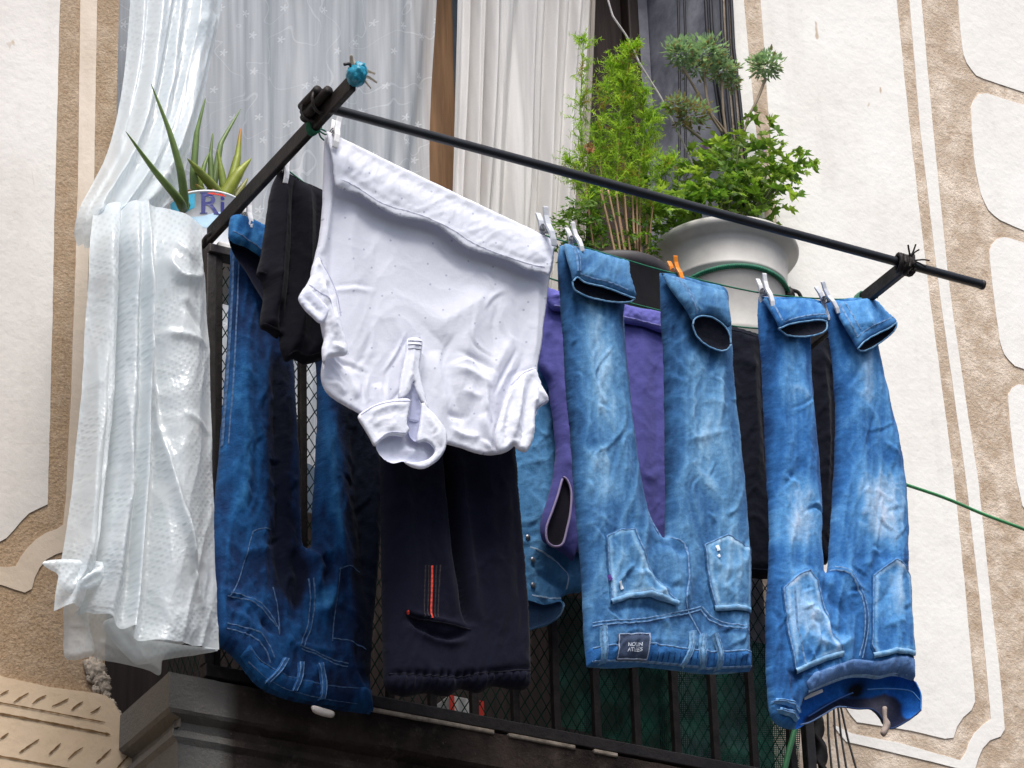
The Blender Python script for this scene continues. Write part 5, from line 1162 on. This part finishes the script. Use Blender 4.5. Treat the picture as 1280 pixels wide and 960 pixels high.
sh('draped_sheet', [[(117,262,-.22),(150,254,-.25),(188,255,-.25),(226,268,-.25),(253,283,-.24)],[(113,300,y0),(150,294,y0-.02),(188,296,y0-.02),(224,305,y0-.02),(252,312,y0)],[(108,380,y0),(148,378,y0-.02),(186,378,y0-.03),(226,380,y0-.03),(257,380,y0)],
    [(102,480,y0),(146,480,y0-.03),(184,484,y0-.03),(224,480,y0-.03),(262,480,y0)],[(92,590,y0),(138,592,y0-.04),(180,600,y0-.03),(222,590,y0-.04),(264,586,y0)],[(80,680,y0),(128,690,y0-.05),(172,690,y0-.04),(216,690,y0-.05),(268,680,y0)],
    [(74,712,y0),(120,726,y0-.04),(166,738,y0-.04),(214,752,y0-.05),(270,745,y0)],[(69,740,y0-.005),(110,752,y0-.03),(160,772,y0-.04),(214,785,y0-.05),(273,786,y0)],[(66,765,y0-.01),(104,762,y0-.02),(156,790,y0-.04),(205,806,y0-.05),(274,812,y0)]],
   drape([(.12,.08,1.0),(.27,.022,-1.3),(.38,.05,1.0),(.49,.025,1.2),(.58,.05,-.5),(.78,.14,.8)], .03, 211, .0012, [([(155,300),(157,345),(156,390)], 5, -.016), ([(176,320),(183,400),(184,480)], 5, .014), ([(186,430),(196,520),(216,620),(240,720)], 6, .016, .1), ([(205,318),(222,350),(240,354),(254,340)], 7, .014), ([(198,412),(230,426),(258,436)], 4, .008), ([(222,520),(262,545)], 4, .006), ([(150,440),(154,560),(160,690)], 6, .014), ([(168,560),(164,680),(160,760)], 5, -.010), ([(118,420),(112,560),(104,690)], 6, .012), ([(132,400),(126,560),(116,700)], 5, -.009), ([(225,640),(236,720),(262,790)], 5, .010), ([(210,300),(240,330)], 4, .006), ([(225,380),(246,420)], 5, -.008)]), 'bubble', 170, 260)
# turned-up flap, back layer and loose corners at the bottom
def corner(name, P, Y, th, fo, mat, seed):
    c = Cloth(P, Y, th, 9, fo, [(.0035, 34, 1.8, .8), (.0012, 12, 1.4, .2)], seed, 2.8, .4); mb = MB(); c.mesh(mb, flat_col((230, 235, 235)), False); mb.build(name, M[mat], bw)
corner('folded_edge', [(53,704),(62,700),(78,699),(104,700),(134,704),(137,716),(128,728),(106,738),(88,742),(76,733),(72,718),(62,712)], y0-.042, .004, [([(60,705),(100,704),(132,708)], 4, .003), ([(84,738),(108,722),(134,710)], 5, .005)], 'bubble', 221)
corner('loose_corner', [(82,752),(108,748),(112,780),(118,812),(112,821),(82,823),(80,790)], y0+.01, .008, [([(82,784),(110,784)], 2.5, .004)], 'bubblethin', 223)
corner('loose_corner', [(100,760),(160,770),(212,790),(236,800),(212,812),(203,826),(200,844),(186,838),(150,829),(116,820),(106,790)], y0+.022, .008, [([(110,800),(150,816),(196,836)], 4, .004)], 'bubblethin', 225)
corner('loose_corner', [(128,780),(150,770),(160,778),(176,795),(190,800),(230,806),(273,812),(250,818),(210,824),(172,831),(160,822),(146,808)], y0-.012, .010, [([(150,780),(176,828)], 4, .006)], 'bubblethin', 227)

# ------------------------------------------------------------------ plank and pots
ZP = ZT-.0335
b = MB(); b.box((BX+.012, YR-.004, ZP), (XE-.012, -.012, ZP+.016))
props(b.build('plant_shelf', M['caretag'], None, False, .003), 'white board lying along the railing top carrying the three pots', 'shelf')
ZS_ = ZP+.0165
def pot_at(px, py, Y):
    return at1(px, py, Y)
def tint(c, v=.2): return lin(c)*(1+RNG.uniform(-v, v))
# leaf builders (append to a mesh) ------------------------------------------------
def frame(d):
    d = d/np.linalg.norm(d); r = np.array([0, 0, 1.0]) if abs(d[2]) < .9 else np.array([1.0, 0, 0]); u = np.cross(d, r); u /= np.linalg.norm(u); return d, u, np.cross(u, d)
def lobed(mb, p, d, up, size, c, lobes=5, depth=.45):
    """palmate leaf: p = base, d = direction, up = face normal"""
    d = d/np.linalg.norm(d); s = np.cross(d, up); s /= np.linalg.norm(s)+1e-9; up = np.cross(s, d)
    n = lobes*4+1; a = np.linspace(-2.25, 2.25, n); r = 1-depth*np.abs(np.sin((a+2.25)/4.5*lobes*np.pi+np.pi/2))**.8
    r = r*(.72+.28*np.cos(a*.55))*(1+.12*RNG.normal(size=n)); cup = .25*RNG.random()
    pts = p[None]+d[None]*(.42+.6*r*np.cos(a))[:, None]*size*.62+s[None]*(r*np.sin(a))[:, None]*size*.62 + up[None]*(-cup*size*r**2*.5+.06*size*RNG.normal(size=n))[:, None]
    ctr = p+d*size*.22
    V = np.vstack([[ctr], pts]); cc = np.vstack([[c*.8], np.repeat([c], n, 0)*(1+.15*RNG.normal(size=(n, 1)))])
    mb.add(V, [(0, i, i+1) for i in range(1, n)], np.clip(cc, 0, 1))
def needle(mb, p, d, L, w, c, curl=.2):
    d, u, n = frame(d); m = p+d*L*.5+n*curl*L*.2; e = p+d*L+n*curl*L*.1*RNG.normal()
    mb.add([p-u*w*.5, p+u*w*.5, m+u*w*.5, m-u*w*.5, e], [(0, 1, 2, 3), (3, 2, 4)], c)
def rdir(): 
    v = RNG.normal(size=3); return v/np.linalg.norm(v)
# white pot with geranium and grey-green shrub ------------------------------------
YPt = -.085
pc = at1(905, 316, YPt); R_ = .155; hp = pc[2]-ZS_
wp = thing('potted_plant', 'large off-white plastic pot of green geranium with tall grey-green sprigs, by the right wall', 'potted plant', (pc[0], pc[1], ZS_), 'potted plants on the balcony')
b = MB()
k = R_
b.lathe([(0, 0), (k*.66, 0), (k*.68, .004), (k*.70, hp*.28), (k*.735, hp*.30), (k*.74, hp*.33), (k*.73, hp*.34), (k*.80, hp*.72), (k*.815, hp*.725), (k*.82, hp*.74), (k*.812, hp*.745), (k*.845, hp*.90), (k*.86, hp*.925), (k*.97, hp*.945), (k*1.0, hp*.965), (k*1.0, hp*.985), (k*.985, hp), (k*.93, hp*.995), (k*.86, hp*.97), (k*.83, hp*.85), (k*.80, hp*.8)], (pc[0], pc[1], ZS_), 72)
b.build('pot', M['potwhite'], wp)
b = MB(); b.lathe([(0, hp*.86), (k*.4, hp*.87), (k*.83, hp*.85)], (pc[0], pc[1], ZS_), 40); b.build('soil', M['soil'], wp)
# green twine with a black clip round the pot
tw = MB(); zz = ZS_+hp*.665
for ph in (0, math.pi):
    a = np.linspace(-2.75, -.62, 220); rr = k*.795+.004+.0028*np.cos(a*95+ph); tw.tube(np.stack([pc[0]+rr*np.cos(a), pc[1]+rr*np.sin(a), zz+.0028*np.sin(a*95+ph)+.012*np.sin((a+2.7)*1.5)], 1), .0028, 6)
twine = tw.build('pot_twine', M['greenline'], None); props(twine, 'twisted green twine tied around the off-white pot', 'twine')
b = MB(); cp_ = np.array([pc[0]+k*.80*math.cos(-.66), pc[1]+k*.80*math.sin(-.66), zz])
lump(b, cp_+[0, -.004, .0], .012, 5, (1, 1, 1.3), 12, .5); b.tube(crom(np.array([cp_+[.0, -.01, .008], cp_+[.02, -.012, .004], cp_+[.03, -.01, -.012], cp_+[.028, -.01, -.026]]), 6), .004, 7); b.tube(crom(np.array([cp_+[0, -.01, 0], cp_+[.006, -.014, -.02], cp_+[.004, -.012, -.03]]), 6), .003, 7)
b.build('black_clip', M['iron'], twine)
GA, GB, GC = (136, 172, 72), (190, 214, 104), (82, 122, 56)
gm = MB(); gs = MB()
blobs = [(905,215,46,26,120),(940,232,40,28,120),(870,245,36,28,90),(955,236,22,18,44),(905,270,52,26,110),(835,275,34,22,60),(920,185,22,14,34),(974,232,14,9,18),(950,272,20,14,26)]
base_ = np.array([pc[0], pc[1], ZS_+hp*.88])
for bx_, by_, rx, ry, n in blobs:
    for i in range(n):
        t = RNG.random()*2*np.pi; r = math.sqrt(RNG.random())
        yy = YPt+RNG.uniform(-.11, .09)
        px_, py_ = bx_+rx*r*math.cos(t), by_+ry*r*math.sin(t)
        p = at1(px_, py_, YPt); p = p+np.array([RNG.normal()*.008, yy-YPt, RNG.normal()*.01])
        d = (p-base_)*[1, 1, .6]+rdir()*.12; up = np.array([0, -.35, 1])+rdir()*.7
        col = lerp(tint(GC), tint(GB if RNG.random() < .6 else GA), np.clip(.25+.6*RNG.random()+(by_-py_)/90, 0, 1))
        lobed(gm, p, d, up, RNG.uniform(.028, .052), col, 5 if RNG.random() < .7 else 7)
    for i in range(4):
        e = at1(bx_+RNG.uniform(-.5, .5)*rx, by_+RNG.uniform(-.3, .6)*ry, YPt+RNG.uniform(-.05, .05)); P = crom(np.array([base_+RNG.normal(size=3)*[.05, .04, 0], lerp(base_, e, .5)+[0, 0, .02], e]), 5); gs.tube(P, .0025, 5, tint((92, 106, 58)))
gm.build('geranium_leaves', M['geran'], wp); gs.build('geranium_stems', M['stem'], wp)
for px_, py_ in ((947,183),(951,186),(882,184),(942,180)):
    fm = MB(); c = at1(px_, py_, YPt-.02)
    for i in range(6): lobed(fm, c+rdir()*.004, rdir(), rdir(), .014, tint((186, 150, 205), .1), 3, .2)
    fm.build('lilac_flower', M['petal'], wp)
rm = MB(); rs = MB()
for cx, cy, r, n, brown in ((852,66,22,210,.12),(884,64,24,240,.1),(904,88,20,170,.15),(870,84,18,90,.25),(957,82,20,210,.1),(865,142,24,170,.55),(845,130,14,70,.5),(916,104,12,60,.4)):
    c = at1(cx, cy, YPt-.02)
    for i in range(int(n*1.8)):
        d = rdir(); p = c+d*r/620.*RNG.uniform(.1, 1.12)**.55*np.array([1, 1, .8])*(1+.25*math.sin(5*math.atan2(d[2], d[0]))); dd = d+np.array([0, -.1, .25])+rdir()*.5
        col = tint((176, 202, 172), .2) if RNG.random() > brown else tint((168, 150, 116), .2)
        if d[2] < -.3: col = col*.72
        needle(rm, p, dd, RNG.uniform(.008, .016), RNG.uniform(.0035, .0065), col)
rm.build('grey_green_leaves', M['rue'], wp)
for pts in ([(853,84),(866,106),(885,138),(905,163),(915,185)], [(880,90),(883,120),(889,145),(903,166)], [(957,98),(947,124),(936,145),(930,165)], [(857,158),(872,170),(886,181),(900,190)], [(902,100),(904,140),(908,170)]):
    rs.tube(crom(np.array([at1(x, y, YPt-.02) for x, y in pts]), 6), .003, 6, tint((140, 128, 112), .1))
rs.build('woody_stems', M['stem'], wp)
# black pot of dill -------------------------------------------------------------------
YB_ = -.09; pb_ = at1(768, 347, YB_); hb = pb_[2]-ZS_; kb = .115
dp = thing('potted_plant', 'tall feathery bright green dill in a black plastic pot behind the middle jeans', 'potted plant', (pb_[0], pb_[1], ZS_), 'potted plants on the balcony')
b = MB(); b.lathe([(0, 0), (kb*.74, 0), (kb*.86, hb*.55), (kb*.89, hb*.56), (kb*.93, hb*.86), (kb*1.0, hb*.88), (kb*1.0, hb*.98), (kb*.98, hb), (kb*.92, hb*.98), (kb*.90, hb*.8)], (pb_[0], pb_[1], ZS_), 56); b.build('pot', M['potblack'], dp)
b = MB(); b.lathe([(0, hb*.84), (kb*.5, hb*.85), (kb*.9, hb*.83)], (pb_[0], pb_[1], ZS_), 30); b.build('soil', M['soil'], dp)
dm1, ds1 = MB(), MB()
stems = [([(745,335),(735,260),(727,200),(725,130),(728,52)], .55, .0022), ([(772,330),(752,245),(748,190),(756,120),(764,82)], .6, .0024), ([(780,330),(766,245),(768,170),(774,110),(777,68)], .9, .0024), ([(790,332),(778,245),(784,180),(782,130),(776,84)], .8, .0022),
         ([(797,332),(795,250),(800,200),(806,150),(800,118)], .7, .0022), ([(798,334),(800,250),(812,200),(818,172),(826,140)], .6, .002), ([(806,334),(811,262),(820,225),(830,210)], .5, .002), ([(765,332),(745,260),(736,225),(722,190)], .5, .002), ([(786,332),(772,250),(762,200),(744,160)], .6, .002)]
for pts, dens, rr in stems:
    yy = YB_+RNG.uniform(-.05, .05); W_ = np.array([at1(x, y, YB_) for x, y in pts]); W_[:, 1] += (yy-YB_)*np.linspace(.2, 1, len(pts)); P = crom(W_, 8); n = len(P)
    cc = np.array([lerp(lin((176, 142, 112)), lin((128, 158, 72)), np.clip((i/n-.25)*3, 0, 1)) for i in range(n)]); ds1.tube(P, np.linspace(rr, rr*.5, n), 5, cc)
    for i in range(int(n*.30), n):
        up = (i-n*.3)/(n*.7)
        for j in range(int(9*dens+.5)):
            d0 = rdir()*[1, 1, .6]+np.array([0, 0, .35]); L = RNG.uniform(.022, .05)*(1.15-.45*up); d0 /= np.linalg.norm(d0)
            col = lerp(tint((132, 168, 70), .2), tint((190, 216, 100), .2), RNG.random()) if RNG.random() > .07 else tint((168, 148, 84))
            if up > .9: col = tint((160, 196, 70), .15)
            rib = [P[i]+d0*L*t for t in np.linspace(0, 1, 6)]
            needle(dm1, P[i], d0, L, .0015, col)
            for t in range(1, 6):
                for kx in range(3): needle(dm1, rib[t], d0*.6+rdir(), RNG.uniform(.008, .020)*(1.1-.1*t), .0014, col*RNG.uniform(.8, 1.15))
    for j in range(36): needle(dm1, P[-1]+rdir()*.004, rdir()+np.array([0, 0, .7]), RNG.uniform(.010, .022), .0016, tint((166, 200, 76), .15))
dm1.build('feathery_leaves', M['fern'], dp); 
for i in range(7):
    x0_ = 772+i*6; x1_ = 750+i*10; W_ = np.array([at1(x, y, YB_-.03+.008*i) for x, y in ((x0_, 332), ((x0_+x1_)/2+RNG.uniform(-2, 2), 285), (x1_, 238))]); ds1.tube(crom(W_, 6), .0024, 5, tint((186, 154, 124), .12))
ds1.build('dry_stems', M['stem'], dp)
lm = MB()
for bx_, by_, rx, ry, n in ((735,270,34,26,150),(760,300,34,26,130),(712,275,16,16,34),(810,300,24,22,70),(822,262,26,26,70),(795,230,30,26,30)):
    for i in range(n):
        t = RNG.random()*2*np.pi; r = math.sqrt(RNG.random()); p = at1(bx_+rx*r*math.cos(t), by_+ry*r*math.sin(t), YB_)+np.array([0, RNG.uniform(-.04, .09), 0])
        lobed(lm, p, rdir()*[1, .5, .6]+np.array([0, 0, .1]), np.array([0, -.5, 1])+rdir()*.8, RNG.uniform(.016, .032), lerp(tint((76, 112, 50)), tint((138, 172, 70)), RNG.random()**1.3), 5, .55)
lm.build('broad_leaves', M['geran'], dp)
b = MB(); c0 = at1(736, 190, YB_-.03)
for i in range(5): lobed(b, c0+rdir()*.006, np.array([.2, -.2, 1])+rdir()*.5, rdir(), .028, tint((206, 160, 112), .1), 3, .3)
b.build('withered_leaf', M['stem'], dp)
for pts_ in ([(795,52),(797,54)], [(834,133),(838,137),(828,132)]):
    b = MB()
    for px_, py_ in pts_:
        c = at1(px_, py_, -.065)
        for i in range(16): needle(b, c+rdir()*.004, rdir()*[1, .5, .5]+np.array([.5, 0, -.2]), RNG.uniform(.008, .02), .003, tint((150, 184, 64), .15))
    b.build('leaf_tuft', M['fern'], st)
# aloe in a printed tin ---------------------------------------------------------------
YA = -.105; pa_ = at1(258, 263, YA); ka = .074; ha = pa_[2]-ZS_
ap = thing('potted_plant', 'spiky aloe vera in a white tin printed with blue lettering, behind the left bracket', 'potted plant', (pa_[0], pa_[1], ZS_), 'potted plants on the balcony')
b = MB(); b.lathe([(0, 0), (ka, 0), (ka, .003), (ka, ha-.004), (ka+.002, ha-.003), (ka+.002, ha), (ka-.003, ha), (ka-.004, ha-.03)], (pa_[0], pa_[1], ZS_), 64); tin = b.build('tin', M['can'], ap)
b = MB(); b.lathe([(0, ha-.012), (ka-.004, ha-.014)], (pa_[0], pa_[1], ZS_), 40); b.build('soil', M['soil'], ap)
def on_can(mb, a, z, r):   # a (angle), z arrays -> points on the tin
    return np.stack([pa_[0]+r*np.cos(a), pa_[1]+r*np.sin(a), ZS_+z], 1)
AV = math.atan2(CC[1]-pa_[1], CC[0]-pa_[0])          # the angle of the tin that faces the street side of the camera
def canpatch(name, a0, a1, z0f, z1f, mat, dr):
    mb = MB(); n = 24; a = np.linspace(a0, a1, n); mb.add(np.vstack([on_can(mb, a, z0f(a), ka+dr), on_can(mb, a, z1f(a), ka+dr)]), [(i, i+1, n+i+1, n+i) for i in range(n-1)]); mb.build(name, M[mat], tin)
canpatch('blue_band', AV-1.15, AV-.30, lambda a: ha*.66+.006*np.sin(a*5), lambda a: ha*.955+0*a, 'canblue', .0006)
canpatch('pale_blue_band', AV-1.3, AV+1.4, lambda a: ha*.38+.006*np.sin(a*7), lambda a: ha*.60+.008*np.sin(a*4+1), 'canpale', .0005)
canpatch('red_leaf_print', AV+.02, AV+.5, lambda a: ha*.93+0*a, lambda a: ha*.965+.002*np.sin(a*30), 'redprint', .0007)
q, f = text_on(None, None, 'Rico', 0, 0, 1.0, 0, None)
ser = []
hz, sc_ = ha*.27, ha*.36
q = q-[q[:, 0].min(), 0]; aa = AV-.13+q[:, 0]*sc_/ka*1.0; zz_ = ha*.77-(q[:, 1])*sc_-.0
mb = MB(); mb.add(on_can(mb, aa, zz_, ka+.0011), f)
for x0_, x1_, zc in ((-.06, .26, .5), (-.06, .26, -.5), (.52, .80, -.5)):          # serifs of the R
    x = np.linspace(x0_, x1_, 6); A_ = AV-.13+x*sc_/ka; mb.add(np.vstack([on_can(mb, A_, ha*.77+0*x+zc*sc_-.0012, ka+.0012), on_can(mb, A_, ha*.77+0*x+zc*sc_+.0012, ka+.0012)]), [(i, i+1, 7+i, 6+i) for i in range(5)])
mb.build('lettering', M['ink'], tin, False)
def aloe(mb, pts, w, col, tip=None):
    W_ = crom(np.array([at1(x, y, Y) for x, y, Y in pts]), 10); n = len(W_); T = np.gradient(W_, axis=0); T /= np.linalg.norm(T, axis=1)[:, None]
    view = CC-W_[0]; view /= np.linalg.norm(view); V = []; C = []
    for i in range(n):
        t = i/(n-1); ww = w/600.*(1-t**1.6)**.8*(1 if t > .08 else .85)+.0006
        s = np.cross(T[i], view+.25*np.array([RNG.normal()*.02, 0, 0])); s /= np.linalg.norm(s); nn = np.cross(s, T[i])
        for k_ in range(8):
            a = 2*np.pi*k_/8; V.append(W_[i]+s*ww*.5*math.cos(a)+nn*ww*.30*math.sin(a)-nn*ww*.12*math.cos(a)**2)
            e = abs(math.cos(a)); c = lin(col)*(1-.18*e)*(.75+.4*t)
            if tip is not None: c = lerp(c, lin(tip), np.clip((t-.78)*5, 0, 1))
            C.append(c*(1+.08*RNG.normal()))
    F = [(i*8+k_, i*8+(k_+1) % 8, (i+1)*8+(k_+1) % 8, (i+1)*8+k_) for i in range(n-1) for k_ in range(8)]
    mb.add(V, F, np.clip(C, 0, 1))
for pts, w, col, tip in (([(230,264,-.20),(222,248,-.235),(192,212,-.27),(157,164,-.30)], 11, (124, 148, 84), None), ([(232,262,-.16),(226,215,-.20),(212,165,-.22),(189,105,-.24)], 10, (140, 164, 100), None),
        ([(245,264,-.12),(242,215,-.15),(246,165,-.16),(257,122,-.17)], 10, (126, 152, 92), None), ([(259,262,-.09),(268,225,-.09),(276,180,-.09),(301,136,-.09)], 10, (126, 150, 92), None), ([(262,262,-.1),(264,225,-.1),(263,195,-.1),(266,166,-.1)], 9, (112, 136, 78), None),
        ([(284,258,-.13),(268,236,-.14),(248,213,-.16),(234,198,-.17)], 14, (150, 164, 80), None), ([(284,260,-.11),(280,235,-.11),(276,210,-.11),(272,186,-.11)], 12, (140, 158, 70), None), ([(280,260,-.1),(290,225,-.1),(297,195,-.1),(301,160,-.1)], 14, (158, 170, 66), (206, 120, 70)),
        ([(272,262,-.12),(285,238,-.13),(300,214,-.14),(314,198,-.14)], 19, (156, 166, 62), None), ([(286,262,-.08),(296,244,-.08),(304,232,-.08),(310,222,-.08)], 10, (150, 150, 84), None), ([(244,262,-.1),(250,230,-.1),(256,205,-.1),(262,190,-.1)], 8, (120, 146, 74), None), ([(250,262,-.12),(252,244,-.13),(249,228,-.135),(243,214,-.14)], 12, (132, 150, 74), None), ([(268,262,-.13),(258,246,-.14),(250,236,-.15),(244,230,-.155)], 11, (140, 150, 70), (160, 110, 70)), ([(276,262,-.07),(290,238,-.07),(298,220,-.07),(304,206,-.07)], 11, (126, 148, 78), None), ([(240,264,-.14),(228,252,-.16),(220,244,-.17),(214,236,-.18)], 10, (120, 140, 80), None)):
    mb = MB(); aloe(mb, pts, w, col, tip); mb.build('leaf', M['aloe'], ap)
for pts in ([(234,264,-.13),(236,250,-.13),(237,238,-.135)], [(258,266,-.14),(262,252,-.14),(266,238,-.145)]):
    mb = MB(); P = crom(np.array([at1(*p) for p in pts]), 5); mb.tube(P, [.009]*len(P), 8, np.array([lerp(lin((150, 150, 90)), lin((130, 88, 60)), i/len(P)) for i in range(len(P))]), flat=.5); mb.build('cut_leaf_stub', M['aloe'], ap)

# ------------------------------------------------------------------ clothes pegs
def peg(label, top, bot, Y, mat, first=[None]):
    A, B = at1(top[0], top[1], Y), at1(bot[0], bot[1], Y); L = np.linalg.norm(A-B); ang = math.atan2((A-B)[0], (A-B)[2])
    if first[0] is None:
        r = thing('clothes_peg', label, 'clothes peg', B, 'clothes pegs on the lines')
        for s in (-1, 1):
            mb = MB(); V = []; prof_ = [(0, .016, .0035), (.012, .018, .005), (.028, .0165, .006), (.045, .010, .006), (.062, .0095, .005), (.076, .0125, .0042), (.079, .0128, .003)]
            for z, y, th in prof_:
                for sx in (-1, 1):
                    V.append((sx*.0052, s*y-th/2, z)); V.append((sx*.0052, s*y+th/2, z))
            F = []
            n = len(prof_)
            for i in range(n-1):
                a = i*4; c = a+4
                F += [(a, a+2, c+2, c), (a+1, c+1, c+3, a+3), (a, c, c+1, a+1), (a+2, a+3, c+3, c+2)]
            F += [(0, 1, 3, 2), (n*4-4, n*4-2, n*4-1, n*4-3)]
            V = np.array(V)+np.array(B); mb.add(V, F); mb.build('jaw', M['pegwhite'], r, False, .0012)
        mb = MB(); a = np.linspace(0, 2*np.pi*4, 60); mb.tube(np.stack([B[0]-.0062+.0124*np.linspace(0, 1, 60), B[1]+.0075*np.cos(a), B[2]+.042+.0075*np.sin(a)], 1), .0011, 5); mb.build('spring', M['steel'], r)
        first[0] = r
    else:
        r = copy_tree(first[0]); r.location = B.tolist(); r['label'] = label
        if mat != 'pegwhite':
            for ch in r.children:
                if ch.name.startswith('jaw'):
                    ch.data = ch.data.copy(); ch.data.materials[0] = M[mat]
    r.rotation_euler = (0, ang, 0); s = L/.079; r.scale = (max(s, .9), max(s, .9), s)
    return r
peg('white peg holding the left corner of the white shirt below the bracket', (422,146), (413,190), yl1(413)-.012, 'pegwhite')
peg('white peg holding the black T-shirt on the second line', (358,196), (352,234), yL2-.012, 'pegwhite')
peg('white peg holding the turned hem of the dark jeans', (309,250), (308,295), Y3-.045, 'pegwhite')
peg('pale grey peg holding the right corner of the white shirt', (677,262), (687,313), yl1(684)-.020, 'peggrey')
peg('white peg on the left leg of the middle jeans', (712,281), (723,319), yl1(716)-.018, 'pegwhite')
peg('orange peg on the right leg of the middle jeans', (840,323), (848,358), yl1(846)+.004, 'pegorange')
peg('white peg on the left leg of the bright blue jeans', (951,345), (961,388), yl1(956)-.018, 'pegwhite')
peg('pale grey peg on the right leg of the bright blue jeans', (1024,355), (1043,396), yl1(1034)-.018, 'peggrey')

# ------------------------------------------------------------------ light
SUN_EL, SUN_AZ = rad(61), rad(16)          # azimuth measured from the street side (-y) toward +x
w = bpy.data.worlds.new('World'); scene.world = w; w.use_nodes = True; nt = w.node_tree
bg = nt.nodes['Background']; sky = nt.nodes.new('ShaderNodeTexSky'); sky.sky_type = 'NISHITA'; sky.sun_disc = False
sky.sun_elevation = SUN_EL; sky.air_density = 1.0; sky.dust_density = 4.0; sky.ozone_density = 1.0
nt.links.new(sky.outputs[0], bg.inputs[0]); bg.inputs[1].default_value = .15
sd = np.array([math.sin(-SUN_AZ)*math.cos(SUN_EL)*1.0, -math.cos(SUN_AZ)*math.cos(SUN_EL), math.sin(SUN_EL)])
sky.sun_rotation = math.atan2(sd[0], sd[1])
sl_ = bpy.data.lights.new('sun', 'SUN'); sl_.energy = 3.8; sl_.angle = rad(30); sl_.color = (1.0, .988, .975)
so_ = bpy.data.objects.new('sun', sl_); COL.objects.link(so_); so_.location = (0, -6, 12)
so_.rotation_euler = Vector((-sd).tolist()).to_track_quat('-Z', 'Y').to_euler()
scene.view_settings.view_transform = 'Standard'; scene.view_settings.look = 'None'; scene.view_settings.exposure = 0; scene.view_settings.gamma = 1
scene.cycles.transparent_max_bounces = 16
